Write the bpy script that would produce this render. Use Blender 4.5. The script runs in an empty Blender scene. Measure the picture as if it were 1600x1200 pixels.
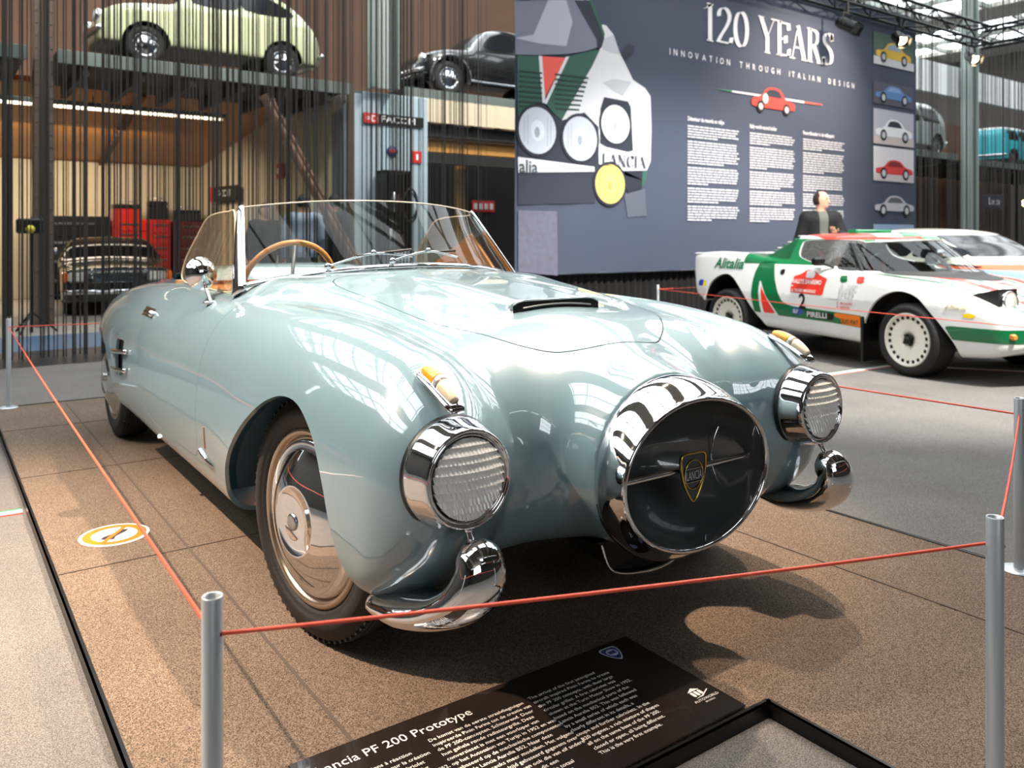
import bpy, bmesh, math, random
import numpy as np
from mathutils import Vector, Matrix
random.seed(7)
rng = np.random.default_rng(7)
PI = math.pi
SC = bpy.context.scene
COL = SC.collection

# ------------------------------------------------------------------ camera
# the axes follow the blue car: x to its left flank, y from nose to tail, z up, origin under the front axle
CAMX, CAMY, CAMZ = -1.586, -2.102, 1.10
cam_d = bpy.data.cameras.new('camera')
cam = bpy.data.objects.new('camera', cam_d)
COL.objects.link(cam)
cam.location = (CAMX, CAMY, CAMZ)
cam.rotation_euler = (PI / 2, 0, -math.radians(35.46))
cam_d.sensor_width = 36.0
cam_d.sensor_fit = 'HORIZONTAL'
cam_d.lens = 36.0 * 1284.3 / 1600
cam_d.shift_y = (373.2 - 600) / 1600
cam_d.dof.use_dof = True
cam_d.dof.focus_distance = 2.15
cam_d.dof.aperture_fstop = 4.5
cam_d.clip_start = 0.05
cam_d.clip_end = 200
SC.camera = cam

# ------------------------------------------------------------------ world, exposure
SC.view_settings.view_transform = 'Standard'
SC.view_settings.look = 'None'
SC.view_settings.exposure = EXPOSURE = 0.0
SC.view_settings.gamma = 1.0
SC.view_settings.use_curve_mapping = False
world = bpy.data.worlds.new('overcast_sky')
SC.world = world
world.use_nodes = True
bg = world.node_tree.nodes['Background']
bg.inputs[0].default_value = (0.90, 0.96, 1.0, 1)
bg.inputs[1].default_value = 5.6
SC.cycles.use_denoising = True
SC.cycles.max_bounces = 8
SC.cycles.transparent_max_bounces = 24
SC.cycles.caustics_reflective = False
SC.cycles.caustics_refractive = False
SC.cycles.sample_clamp_indirect = 6.0


def spot(name, loc, target, power, size_deg, color, radius=0.06, blend=0.5):
    d = bpy.data.lights.new(name, 'SPOT')
    d.energy = power
    d.spot_size = math.radians(size_deg)
    d.spot_blend = blend
    d.color = color
    d.shadow_soft_size = radius
    o = bpy.data.objects.new(name, d)
    COL.objects.link(o)
    o.location = loc
    o.rotation_euler = (Vector(target) - Vector(loc)).to_track_quat('-Z', 'Y').to_euler()
    return o


WARM = (1.0, 0.77, 0.58)
# exhibition spotlights hung high in the hall over the stand, plus two added rack fills
spot('spot_lamp_overhead', (1.5, -0.6, 6.4), (0.0, 0.9, 0), 3700, 36, WARM, 0.06, 0.8)
spot('spot_lamp_left', (-4.6, 2.4, 6.4), (-2.05, 0.8, 0), 7000, 41, WARM, 0.06, 0.9)
spot('spot_lamp_right', (3.4, 1.4, 6.4), (-0.9, 0.5, 0), 1500, 50, WARM, 0.06, 0.8)
spot('spot_lamp_rally', (4.6, -2.0, 6.4), (6.0, 2.6, 0), 6200, 62, (1, .95, .89))
spot('rack_fill_light', (1.0, 5.6, 7.9), (1.5, 10.6, 4.3), 4200, 50, (1, .95, .88), 0.1, 0.9)  # added fill to brighten the cream saloon, not a known fixture
spot('rack_fill_light_far', (7.0, 6.2, 7.9), (6.4, 10.8, 3.0), 1800, 75, (1, .93, .84), 0.1, 0.9)  # added fill for the racks farther right, not a known fixture
spot('spot_lamp_banner_wash', (7.0, 0.5, 7.4), (7.6, 5.2, 2.6), 650, 75, (1, .92, .84), 0.1, 0.9)

# ------------------------------------------------------------------ materials


def lin(c):
    r = []
    for v in c[:3]:
        v = v / 255.0
        r.append(v / 12.92 if v <= 0.04045 else ((v + 0.055) / 1.055) ** 2.4)
    return (r[0], r[1], r[2], 1.0)


MATS = {}


def mat(name, rgb, rough=0.5, metal=0.0, coat=0.0, spec=0.5, emit=None, estr=0.0, noise=0.0, nscale=20.0, bump=0.0, bscale=200.0, trans=0.0, ior=1.45, cior=1.5):
    if name in MATS:
        return MATS[name]
    m = bpy.data.materials.new(name)
    m.use_nodes = True
    nt = m.node_tree
    b = nt.nodes['Principled BSDF']
    col = lin(rgb)
    b.inputs['Base Color'].default_value = col
    b.inputs['Roughness'].default_value = rough
    b.inputs['Metallic'].default_value = metal
    b.inputs['Specular IOR Level'].default_value = spec
    b.inputs['Coat Weight'].default_value = coat
    b.inputs['Coat Roughness'].default_value = 0.03
    b.inputs['Coat IOR'].default_value = cior
    b.inputs['Transmission Weight'].default_value = trans
    b.inputs['IOR'].default_value = ior
    if emit:
        b.inputs['Emission Color'].default_value = lin(emit)
        b.inputs['Emission Strength'].default_value = estr
    tc = nt.nodes.new('ShaderNodeTexCoord')
    if noise > 0:
        n = nt.nodes.new('ShaderNodeTexNoise')
        n.inputs['Scale'].default_value = nscale
        n.inputs['Detail'].default_value = 4
        nt.links.new(tc.outputs['Object'], n.inputs['Vector'])
        mx = nt.nodes.new('ShaderNodeMix')
        mx.data_type = 'RGBA'
        mx.inputs['A'].default_value = tuple(v * (1 - noise) for v in col[:3]) + (1,)
        mx.inputs['B'].default_value = tuple(min(1, v * (1 + noise)) for v in col[:3]) + (1,)
        nt.links.new(n.outputs['Fac'], mx.inputs['Factor'])
        nt.links.new(mx.outputs['Result'], b.inputs['Base Color'])
    if bump > 0:
        n2 = nt.nodes.new('ShaderNodeTexNoise')
        n2.inputs['Scale'].default_value = bscale
        n2.inputs['Detail'].default_value = 3
        nt.links.new(tc.outputs['Object'], n2.inputs['Vector'])
        bp = nt.nodes.new('ShaderNodeBump')
        bp.inputs['Strength'].default_value = bump
        bp.inputs['Distance'].default_value = 0.01
        nt.links.new(n2.outputs['Fac'], bp.inputs['Height'])
        nt.links.new(bp.outputs['Normal'], b.inputs['Normal'])
    MATS[name] = m
    return m


def carpet_mat(name, rgb_a, rgb_b, scale=420.0, rough=0.95):
    if name in MATS:
        return MATS[name]
    m = bpy.data.materials.new(name)
    m.use_nodes = True
    nt = m.node_tree
    b = nt.nodes['Principled BSDF']
    b.inputs['Roughness'].default_value = rough
    b.inputs['Specular IOR Level'].default_value = 0.15
    tc = nt.nodes.new('ShaderNodeTexCoord')
    n = nt.nodes.new('ShaderNodeTexNoise')
    n.inputs['Scale'].default_value = scale
    n.inputs['Detail'].default_value = 2
    nt.links.new(tc.outputs['Object'], n.inputs['Vector'])
    n3 = nt.nodes.new('ShaderNodeTexNoise')
    n3.inputs['Scale'].default_value = 2.2
    n3.inputs['Detail'].default_value = 5
    nt.links.new(tc.outputs['Object'], n3.inputs['Vector'])
    mp = nt.nodes.new('ShaderNodeMapRange')
    mp.inputs[1].default_value = 0.38
    mp.inputs[2].default_value = 0.62
    nt.links.new(n.outputs['Fac'], mp.inputs[0])
    mx = nt.nodes.new('ShaderNodeMix')
    mx.data_type = 'RGBA'
    mx.inputs['A'].default_value = lin(rgb_a)
    mx.inputs['B'].default_value = lin(rgb_b)
    nt.links.new(mp.outputs[0], mx.inputs['Factor'])
    mx2 = nt.nodes.new('ShaderNodeMix')
    mx2.data_type = 'RGBA'
    mx2.blend_type = 'MULTIPLY'
    mx2.inputs['Factor'].default_value = 0.35
    nt.links.new(mx.outputs['Result'], mx2.inputs['A'])
    nt.links.new(n3.outputs['Fac'], mx2.inputs['B'])
    nt.links.new(mx2.outputs['Result'], b.inputs['Base Color'])
    bp = nt.nodes.new('ShaderNodeBump')
    bp.inputs['Strength'].default_value = 0.5
    bp.inputs['Distance'].default_value = 0.004
    nt.links.new(n.outputs['Fac'], bp.inputs['Height'])
    nt.links.new(bp.outputs['Normal'], b.inputs['Normal'])
    MATS[name] = m
    return m


def glass_mat(name, tint=(235, 238, 232), haze=0.0, gloss=1.0, ior=1.45, hazecol=(190, 175, 150)):
    if name in MATS:
        return MATS[name]
    m = bpy.data.materials.new(name)
    m.use_nodes = True
    nt = m.node_tree
    for n in list(nt.nodes):
        nt.nodes.remove(n)
    out = nt.nodes.new('ShaderNodeOutputMaterial')
    tr = nt.nodes.new('ShaderNodeBsdfTransparent')
    tr.inputs[0].default_value = lin(tint)
    gl = nt.nodes.new('ShaderNodeBsdfGlossy')
    gl.inputs['Roughness'].default_value = 0.01
    gl.inputs[0].default_value = (gloss, gloss, gloss, 1)
    # Schlick reflectance that works from both sides of a thin pane
    lw = nt.nodes.new('ShaderNodeLayerWeight')
    lw.inputs[0].default_value = 0.5
    pw = nt.nodes.new('ShaderNodeMath')
    pw.operation = 'POWER'
    pw.inputs[1].default_value = 5.0
    nt.links.new(lw.outputs['Facing'], pw.inputs[0])
    fr = nt.nodes.new('ShaderNodeMath')
    fr.operation = 'MULTIPLY_ADD'
    r0 = ((ior - 1) / (ior + 1)) ** 2
    fr.inputs[1].default_value = 1 - r0
    fr.inputs[2].default_value = r0
    nt.links.new(pw.outputs[0], fr.inputs[0])
    mx = nt.nodes.new('ShaderNodeMixShader')
    nt.links.new(fr.outputs[0], mx.inputs[0])
    base = tr
    if haze > 0:
        df = nt.nodes.new('ShaderNodeBsdfDiffuse')
        df.inputs[0].default_value = lin(hazecol)
        mh = nt.nodes.new('ShaderNodeMixShader')
        mh.inputs[0].default_value = haze
        nt.links.new(tr.outputs[0], mh.inputs[1])
        nt.links.new(df.outputs[0], mh.inputs[2])
        base = mh
    nt.links.new(base.outputs[0], mx.inputs[1])
    nt.links.new(gl.outputs[0], mx.inputs[2])
    nt.links.new(mx.outputs[0], out.inputs[0])
    MATS[name] = m
    return m


CHROME = mat('chrome', (225, 225, 228), 0.05, 1.0)
STEEL = mat('brushed_steel', (176, 178, 180), 0.28, 1.0)
RUBBER = mat('tyre_rubber', (26, 25, 25), 0.62, noise=0.15, nscale=40, bump=0.15, bscale=150)
BLACK = mat('black_satin', (14, 14, 15), 0.4)
DARK = mat('near_black', (8, 8, 9), 0.8)
WHITE = mat('white_print', (240, 240, 240), 0.6)
GLASS = glass_mat('clear_glass')

# ------------------------------------------------------------------ object helpers


def link(name, me, m=None, parent=None):
    o = bpy.data.objects.new(name, me)
    COL.objects.link(o)
    if m is not None:
        if len(o.data.materials) == 0:
            o.data.materials.append(m)
    if parent is not None:
        o.parent = parent
    return o


def tag(o, label=None, cat=None, group=None, kind=None):
    if label:
        o['label'] = label
    if cat:
        o['category'] = cat
    if group:
        o['group'] = group
    if kind:
        o['kind'] = kind
    return o


def thing(name, label, cat, loc=(0, 0, 0), rotz=0.0, group=None):
    o = bpy.data.objects.new(name, None)
    o.empty_display_size = 0.1
    COL.objects.link(o)
    o.location = loc
    o.rotation_euler = (0, 0, rotz)
    return tag(o, label, cat, group)


def structure(o, label=None):
    o['kind'] = 'structure'
    if label:
        o['label'] = label
    return o


def mesh_np(name, V, F, N=None, smooth=False):
    me = bpy.data.meshes.new(name)
    V = np.asarray(V, dtype=float)
    if isinstance(F, np.ndarray):
        F = F.tolist()
    me.from_pydata(V.tolist(), [], F)
    me.update()
    if smooth or N is not None:
        me.polygons.foreach_set('use_smooth', [True] * len(me.polygons))
    if N is not None:
        me.normals_split_custom_set_from_vertices(np.asarray(N, dtype=float).tolist())
    me.update()
    return me


class MB:
    """collects simple shapes into one mesh"""

    def __init__(s):
        s.V = []
        s.F = []
        s.S = []

    def add(s, V, F, smooth=False):
        o = len(s.V)
        s.V += [tuple(v) for v in V]
        s.F += [tuple(i + o for i in f) for f in F]
        s.S += [smooth] * len(F)
        return s

    def box(s, x0, x1, y0, y1, z0, z1, M=None):
        V = [Vector(p) for p in [(x0, y0, z0), (x1, y0, z0), (x1, y1, z0), (x0, y1, z0), (x0, y0, z1), (x1, y0, z1), (x1, y1, z1), (x0, y1, z1)]]
        if M is not None:
            V = [M @ v for v in V]
        return s.add(V, [(3, 2, 1, 0), (4, 5, 6, 7), (0, 1, 5, 4), (1, 2, 6, 5), (2, 3, 7, 6), (3, 0, 4, 7)])

    def bbox(s, x0, x1, y0, y1, z0, z1, b=0.01, M=None):
        """box with chamfered edges"""
        b = min(b, (x1 - x0) * .45, (y1 - y0) * .45, (z1 - z0) * .45)
        P = []
        for z, i in ((z0, b), (z0 + b, 0), (z1 - b, 0), (z1, b)):
            xa, xb, ya, yb = x0 + i, x1 - i, y0 + i, y1 - i
            P += [(xa + b, ya, z), (xb - b, ya, z), (xb, ya + b, z), (xb, yb - b, z), (xb - b, yb, z), (xa + b, yb, z), (xa, yb - b, z), (xa, ya + b, z)]
        F = [tuple(range(7, -1, -1)), tuple(range(24, 32))]
        for k in range(3):
            for j in range(8):
                F.append((k * 8 + j, k * 8 + (j + 1) % 8, k * 8 + 8 + (j + 1) % 8, k * 8 + 8 + j))
        V = [Vector(p) for p in P]
        if M is not None:
            V = [M @ v for v in V]
        return s.add(V, F)

    def tube(s, pts, r, n=10, closed=False, caps=True, smooth=True):
        pts = [Vector(p) for p in pts]
        m = len(pts)
        rs = r if isinstance(r, (list, tuple)) else [r] * m
        V = []
        up = None
        for i in range(m):
            if closed:
                t = pts[(i + 1) % m] - pts[i - 1]
            else:
                t = pts[min(i + 1, m - 1)] - pts[max(i - 1, 0)]
            t.normalize()
            if up is None:
                up = t.orthogonal().normalized()
            up = (up - t * up.dot(t)).normalized()
            w = t.cross(up)
            for k in range(n):
                a = 2 * PI * k / n
                V.append(pts[i] + (up * math.cos(a) + w * math.sin(a)) * rs[i])
        F = []
        for i in range(m if closed else m - 1):
            for k in range(n):
                j = (i + 1) % m
                F.append((i * n + k, i * n + (k + 1) % n, j * n + (k + 1) % n, j * n + k))
        s.add(V, F, smooth)
        if caps and not closed:
            s.add(V[:n], [tuple(range(n - 1, -1, -1))])
            s.add(V[-n:], [tuple(range(n))])
        return s

    def lathe(s, prof, n=32, M=None, smooth=True, sx=1.0, sz=1.0):
        """profile of (radius, height) turned about local z"""
        V = []
        F = []
        m = len(prof)
        for r, h in prof:
            for k in range(n):
                a = 2 * PI * k / n
                V.append(Vector((r * math.cos(a) * sx, r * math.sin(a) * sz, h)))
        for i in range(m - 1):
            for k in range(n):
                F.append((i * n + k, i * n + (k + 1) % n, (i + 1) * n + (k + 1) % n, (i + 1) * n + k))
        if prof[0][0] > 1e-6:
            pass
        if M is not None:
            V = [M @ v for v in V]
        return s.add(V, F, smooth)

    def poly(s, pts, M=None, depth=0.0):
        """flat polygon in local xy, optionally extruded along +z"""
        n = len(pts)
        V = [Vector((p[0], p[1], p[2] if len(p) > 2 else 0.0)) for p in pts]
        if depth:
            V2 = [v + Vector((0, 0, depth)) for v in V]
            if M is not None:
                V = [M @ v for v in V]
                V2 = [M @ v for v in V2]
            F = [tuple(range(n - 1, -1, -1)), tuple(range(n, 2 * n))] + [(i, (i + 1) % n, n + (i + 1) % n, n + i) for i in range(n)]
            return s.add(V + V2, F)
        if M is not None:
            V = [M @ v for v in V]
        return s.add(V, [tuple(range(n))])

    def ball(s, c, rx, ry=None, rz=None, n=16, m=10, M=None):
        ry = ry or rx
        rz = rz or rx
        V = []
        F = []
        for i in range(m + 1):
            t = PI * i / m
            for k in range(n):
                a = 2 * PI * k / n
                v = Vector((c[0] + rx * math.sin(t) * math.cos(a), c[1] + ry * math.sin(t) * math.sin(a), c[2] + rz * math.cos(t)))
                V.append(M @ v if M is not None else v)
        for i in range(m):
            for k in range(n):
                F.append((i * n + k, (i + 1) * n + k, (i + 1) * n + (k + 1) % n, i * n + (k + 1) % n))
        return s.add(V, F, True)

    def mesh(s, name='mesh'):
        me = bpy.data.meshes.new(name)
        me.from_pydata([tuple(v) for v in s.V], [], s.F)
        me.update()
        me.polygons.foreach_set('use_smooth', s.S)
        me.update()
        return me

    def obj(s, name, m, parent=None):
        return link(name, s.mesh(name), m, parent)


def rounded_rect(x0, x1, y0, y1, r, n=5):
    P = []
    for cx, cy, a0 in ((x1 - r, y0 + r, -90), (x1 - r, y1 - r, 0), (x0 + r, y1 - r, 90), (x0 + r, y0 + r, 180)):
        for k in range(n + 1):
            a = math.radians(a0 + 90 * k / n)
            P.append((cx + r * math.cos(a), cy + r * math.sin(a)))
    return P


def copy_tree(o, parent=None):
    c = o.copy()
    COL.objects.link(c)
    c.parent = parent
    for ch in list(o.children):
        copy_tree(ch, c)
    return c


# ------------------------------------------------------------------ implicit coachwork


def pchip(xs, ys):
    xs = np.asarray(xs, float)
    ys = np.asarray(ys, float)
    h = np.diff(xs)
    d = np.diff(ys) / h
    m = np.zeros(len(xs))
    for i in range(1, len(xs) - 1):
        if d[i - 1] * d[i] > 0:
            w1 = 2 * h[i] + h[i - 1]
            w2 = h[i] + 2 * h[i - 1]
            m[i] = (w1 + w2) / (w1 / d[i - 1] + w2 / d[i])
    m[0] = d[0]
    m[-1] = d[-1]

    def f(t):
        t = np.clip(np.asarray(t, float), xs[0], xs[-1])
        i = np.clip(np.searchsorted(xs, t) - 1, 0, len(xs) - 2)
        u = (t - xs[i]) / h[i]
        return ((2 * u ** 3 - 3 * u ** 2 + 1) * ys[i] + (u ** 3 - 2 * u ** 2 + u) * h[i] * m[i] + (-2 * u ** 3 + 3 * u ** 2) * ys[i + 1] + (u ** 3 - u ** 2) * h[i] * m[i + 1])
    return f


def smax(a, b, k):
    h = np.maximum(k - np.abs(a - b), 0) / k
    return np.maximum(a, b) + h * h * k * 0.25


def smin(a, b, k):
    return -smax(-a, -b, k)


def grad(f, P, e=0.0015):
    G = np.zeros_like(P)
    for i in range(3):
        d = np.zeros(3)
        d[i] = e
        A = P + d
        B = P - d
        G[:, i] = (f(A[:, 0], A[:, 1], A[:, 2]) - f(B[:, 0], B[:, 1], B[:, 2])) / (2 * e)
    return G


def unit(G):
    return G / np.maximum(np.linalg.norm(G, axis=1, keepdims=True), 1e-9)


def surface_net(f, lo, hi, h):
    ax = [np.arange(lo[i], hi[i] + h, h) for i in range(3)]
    X, Y, Z = np.meshgrid(*ax, indexing='ij')
    Fv = f(X, Y, Z)
    s = Fv < 0
    n = np.array(Fv.shape) - 1
    cnt = np.zeros(n, int)
    acc = np.zeros(tuple(n) + (3,))
    num = np.zeros(n)
    C = {}
    for a in (0, 1):
        for b in (0, 1):
            for c in (0, 1):
                sl = (slice(a, a + n[0]), slice(b, b + n[1]), slice(c, c + n[2]))
                C[(a, b, c)] = sl
                cnt += s[sl]
    mixed = (cnt > 0) & (cnt < 8)
    ii = np.argwhere(mixed)
    for p0 in C:
        for d in range(3):
            if p0[d] == 0:
                p1 = list(p0)
                p1[d] = 1
                p1 = tuple(p1)
                f0 = Fv[C[p0]][mixed]
                f1 = Fv[C[p1]][mixed]
                cr = (f0 < 0) != (f1 < 0)
                t = np.where(cr, f0 / np.where(cr, f0 - f1, 1), 0)
                pos = np.zeros((len(ii), 3))
                for q in range(3):
                    pos[:, q] = p0[q]
                pos[:, d] += t
                if 'A' not in C and False:
                    pass
                if d == 0 and p0 == (0, 0, 0):
                    A = np.zeros((len(ii), 3))
                    W = np.zeros(len(ii))
                A += pos * cr[:, None]
                W += cr
    V = (ii + A / np.maximum(W, 1)[:, None]) * h + np.array(lo)
    idx = -np.ones(n, int)
    idx[mixed] = np.arange(len(ii))
    Q = []
    for d in range(3):
        e, g = [(1, 2), (2, 0), (0, 1)][d]
        sa = [slice(1, -1)] * 3
        sb = [slice(1, -1)] * 3
        sa[d] = slice(0, -1)
        sb[d] = slice(1, None)
        A0 = s[tuple(sa)]
        B0 = s[tuple(sb)]
        loc = np.argwhere(A0 != B0)
        if len(loc) == 0:
            continue
        sign = A0[tuple(loc.T)]
        base = loc.copy()
        base[:, e] += 1
        base[:, g] += 1
        def cell(de, dg):
            c = base.copy()
            c[:, e] += de
            c[:, g] += dg
            return idx[tuple(c.T)]
        q = np.stack([cell(-1, -1), cell(0, -1), cell(0, 0), cell(-1, 0)], 1)
        q[~sign] = q[~sign][:, ::-1]
        Q.append(q)
    Q = np.concatenate(Q)
    Q = Q[(Q >= 0).all(1)]
    for it in range(6):
        G = grad(f, V)
        v = f(V[:, 0], V[:, 1], V[:, 2])
        step = -(v / np.maximum((G ** 2).sum(1), 0.05))[:, None] * G
        L = np.linalg.norm(step, axis=1, keepdims=True)
        step *= np.minimum(1, (0.6 * h) / np.maximum(L, 1e-9))
        V = V + step
    T = np.concatenate([Q[:, [0, 1, 2]], Q[:, [0, 2, 3]]])
    return V, T


def clip(V, T, g):
    """keep the part of a triangle mesh where g(x,y,z) >= 0, with an exact cut line"""
    gv = g(V[:, 0], V[:, 1], V[:, 2])
    gv = np.where(np.abs(gv) < 1e-6, 1e-6, gv)
    pos = gv > 0
    k = pos[T].sum(1)
    keep = T[k == 3]
    cutT = T[(k > 0) & (k < 3)]
    newV = []
    cache = {}
    out = []
    base = len(V)

    def ev(a, b):
        key = (a, b) if a < b else (b, a)
        if key not in cache:
            t = gv[a] / (gv[a] - gv[b])
            lo_, hi_ = V[a], V[b]
            p = lo_ + (hi_ - lo_) * t
            cache[key] = base + len(newV)
            newV.append(p)
        return cache[key]
    for tri in cutT.tolist():
        while not (pos[tri[0]] and (not pos[tri[2]])):
            tri = tri[1:] + tri[:1]
        a, b, c = tri
        if pos[b]:
            p = ev(b, c)
            q = ev(a, c)
            out.append((a, b, p))
            out.append((a, p, q))
        else:
            p = ev(a, b)
            q = ev(a, c)
            out.append((a, p, q))
    V2 = np.concatenate([V, np.array(newV)]) if newV else V
    T2 = np.concatenate([keep, np.array(out, int).reshape(-1, 3)])
    used = np.unique(T2)
    mp = -np.ones(len(V2), int)
    mp[used] = np.arange(len(used))
    return V2[used], mp[T2]


def boundary(T):
    E = np.concatenate([T[:, [0, 1]], T[:, [1, 2]], T[:, [2, 0]]])
    K = np.sort(E, 1)
    _, inv, cnt = np.unique(K, axis=0, return_inverse=True, return_counts=True)
    return E[cnt[inv.ravel()] == 1]


def sheet(name, V, T, f, m, parent, lip=0.012):
    """panel mesh with normals from the field and a folded edge along its cuts"""
    N = unit(grad(f, V))
    F = T.tolist()
    VV = V
    NN = N
    if lip > 0:
        E = boundary(T)
        if len(E):
            ids = np.unique(E)
            o = len(V)
            mp = -np.ones(len(V), int)
            mp[ids] = np.arange(len(ids))
            top = V[ids]
            low = V[ids] - N[ids] * lip
            VV = np.concatenate([V, top, low])
            NN = np.concatenate([N, np.zeros_like(top), np.zeros_like(low)])
            k = len(ids)
            F = F + [(o + mp[b], o + mp[a], o + k + mp[a], o + k + mp[b]) for a, b in E.tolist()]
    me = mesh_np(name, VV, F, NN)
    return link(name, me, m, parent)


def solve_x(f, y, z, side, x0=1.2, x1=0.0, n=40):
    """x of the outer skin at (y, z), searched from outside"""
    y = np.asarray(y, float)
    z = np.asarray(z, float)
    a = np.full(y.shape, x0)
    b = np.full(y.shape, x1)
    for _ in range(n):
        mid = (a + b) / 2
        ins = f(mid * side, y, z) < 0
        b = np.where(ins, mid, b)
        a = np.where(ins, a, mid)
    return (a + b) / 2 * side


def solve_z(f, x, y, z0=1.6, z1=0.3, n=40):
    x = np.asarray(x, float)
    y = np.asarray(y, float)
    a = np.full(x.shape, z0)
    b = np.full(x.shape, z1)
    for _ in range(n):
        mid = (a + b) / 2
        ins = f(x, y, mid) < 0
        b = np.where(ins, mid, b)
        a = np.where(ins, a, mid)
    return (a + b) / 2


def text_geo(s, size=1.0, align='LEFT', bold=0.0):
    """flat letters (built-in font) as vertex and face lists in local xy"""
    c = bpy.data.curves.new('txt', 'FONT')
    c.body = s
    c.size = size
    c.align_x = align
    c.resolution_u = 2
    c.offset = bold * size
    o = bpy.data.objects.new('txt', c)
    COL.objects.link(o)
    dg = bpy.context.evaluated_depsgraph_get()
    dg.update()
    me = bpy.data.meshes.new_from_object(o.evaluated_get(dg))
    V = [tuple(v.co) for v in me.vertices]
    F = [tuple(p.vertices) for p in me.polygons]
    bpy.data.objects.remove(o)
    bpy.data.curves.remove(c)
    bpy.data.meshes.remove(me)
    return V, F


def sd_poly(px, py, poly):
    """signed distance to a closed polygon, positive inside"""
    poly = np.asarray(poly, float)
    d = np.full(px.shape, 1e9)
    ins = np.zeros(px.shape, bool)
    n = len(poly)
    for i in range(n):
        a = poly[i]
        b = poly[(i + 1) % n]
        e = b - a
        t = np.clip(((px - a[0]) * e[0] + (py - a[1]) * e[1]) / (e @ e), 0, 1)
        d = np.minimum(d, np.hypot(px - a[0] - t * e[0], py - a[1] - t * e[1]))
        c = ((a[1] > py) != (b[1] > py)) & (px < (b[0] - a[0]) * (py - a[1]) / (b[1] - a[1] + 1e-12) + a[0])
        ins ^= c
    return np.where(ins, d, -d)


def fine(poly, n=8, closed=True):
    """Catmull-Rom through the points"""
    P = np.asarray(poly, float)
    m = len(P)
    out = []
    for i in range(m if closed else m - 1):
        p0, p1, p2, p3 = (P[(i + k) % m] if closed else P[min(max(i + k, 0), m - 1)] for k in (-1, 0, 1, 2))
        for j in range(n):
            t = j / n
            out.append(0.5 * ((2 * p1) + (-p0 + p2) * t + (2 * p0 - 5 * p1 + 4 * p2 - p3) * t * t + (-p0 + 3 * p1 - 3 * p2 + p3) * t ** 3))
    if not closed:
        out.append(P[-1])
    return np.array(out)


def sweep(mb, path, hw, th, lat=(1, 0, 0), n=16, smooth=True):
    """elliptical bar along a path; half-width hw along lat, half-thickness th across"""
    path = [Vector(p) for p in path]
    lat = Vector(lat).normalized()
    m = len(path)
    V = []
    for i in range(m):
        t = (path[min(i + 1, m - 1)] - path[max(i - 1, 0)]).normalized()
        l = (lat - t * lat.dot(t)).normalized()
        w = t.cross(l)
        for k in range(n):
            a = 2 * PI * k / n
            V.append(path[i] + l * (hw[i] * math.cos(a)) + w * (th[i] * math.sin(a)))
    F = [(i * n + k, i * n + (k + 1) % n, (i + 1) * n + (k + 1) % n, (i + 1) * n + k) for i in range(m - 1) for k in range(n)]
    F.append(tuple(range(n - 1, -1, -1)))
    F.append(tuple(range((m - 1) * n, m * n)))
    return mb.add(V, F, smooth)


def axis_m(origin, zdir, xdir=(0, 0, 1)):
    z = Vector(zdir).normalized()
    x = Vector(xdir)
    if abs(z.dot(x.normalized())) > 0.999:
        x = Vector((1, 0, 0))
    x = (x - z * x.dot(z)).normalized()
    y = z.cross(x)
    M = Matrix((x, y, z)).transposed().to_4x4()
    return Matrix.Translation(Vector(origin)) @ M


# ------------------------------------------------------------------ setting
FZ = -0.035
floor_m = carpet_mat('floor_carpet_grey', (88, 85, 82), (140, 135, 130), 380)
HX0, HX1, HY0, HY1, HZ = -13.0, 34.0, -13.0, 22.0, 8.6
mb = MB()
mb.box(HX0, HX1, HY0, 6.3, -0.30, FZ)
structure(mb.obj('floor', floor_m))
mb = MB()
mb.box(HX0, HX1, 6.3, 7.5, -0.30, FZ - 0.002)
structure(mb.obj('floor', mat('navy_floor_strip', (16, 26, 38), 0.35)))
mb = MB()
mb.box(HX0, HX1, 7.5, 9.0, -0.30, FZ - 0.002)
structure(mb.obj('floor', mat('blue_floor_strip', (58, 92, 122), 0.4)))
mb = MB()
mb.box(HX0, HX1, 9.0, HY1, -0.30, FZ - 0.002)
structure(mb.obj('floor', mat('workshop_floor', (150, 146, 138), 0.45, noise=.1, nscale=2)))
wall_m = mat('dark_hall_wall', (66, 62, 58), 0.8, noise=0.2, nscale=0.6)
for nm, b in (('wall_left', (HX0 - .2, HX0, HY0, HY1)), ('wall_right', (HX1, HX1 + .2, HY0, HY1)), ('wall_back', (HX0, HX1, HY1, HY1 + .2))):
    mb = MB()
    mb.box(b[0], b[1], b[2], b[3], FZ - .1, 5.7 if nm == 'wall_back' else HZ)
    structure(mb.obj(nm, wall_m))
roof_m = mat('roof_boards', (176, 172, 164), 0.8)
bar_m = mat('green_grey_steel', (120, 128, 118), 0.5)
edges = [HX0]
x = -11.0
opens = []
while x < HX1 - 3:
    opens.append((x, x + 3.9))
    x += 5.6
YG = -1.6   # the glazing starts here; nearer the entrance the roof is boarded
mb = MB()
mb.box(HX0, HX1, HY0, YG, HZ + .16, HZ + .3)
structure(mb.obj('ceiling', mat('brown_roof_boards', (112, 92, 76), .7)))
xs = HX0
for a, b in opens + [(HX1, HX1)]:
    if a > xs:
        mb = MB()
        mb.box(xs, a, HY0, HY1, HZ, HZ + .15)
        c_ = structure(mb.obj('ceiling', roof_m))
        mb = MB()
        if a < HX1:
            for k in range(12):
                yy = YG + 0.2 + k * 2.0
                mb.box(a, b, yy, yy + .09, HZ - .05, HZ + .1)
            mb.box((a + b) / 2 - .05, (a + b) / 2 + .05, HY0, HY1, HZ - .05, HZ + .1)
            mb.obj('glazing_bars', bar_m, c_)
    xs = b
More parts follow.
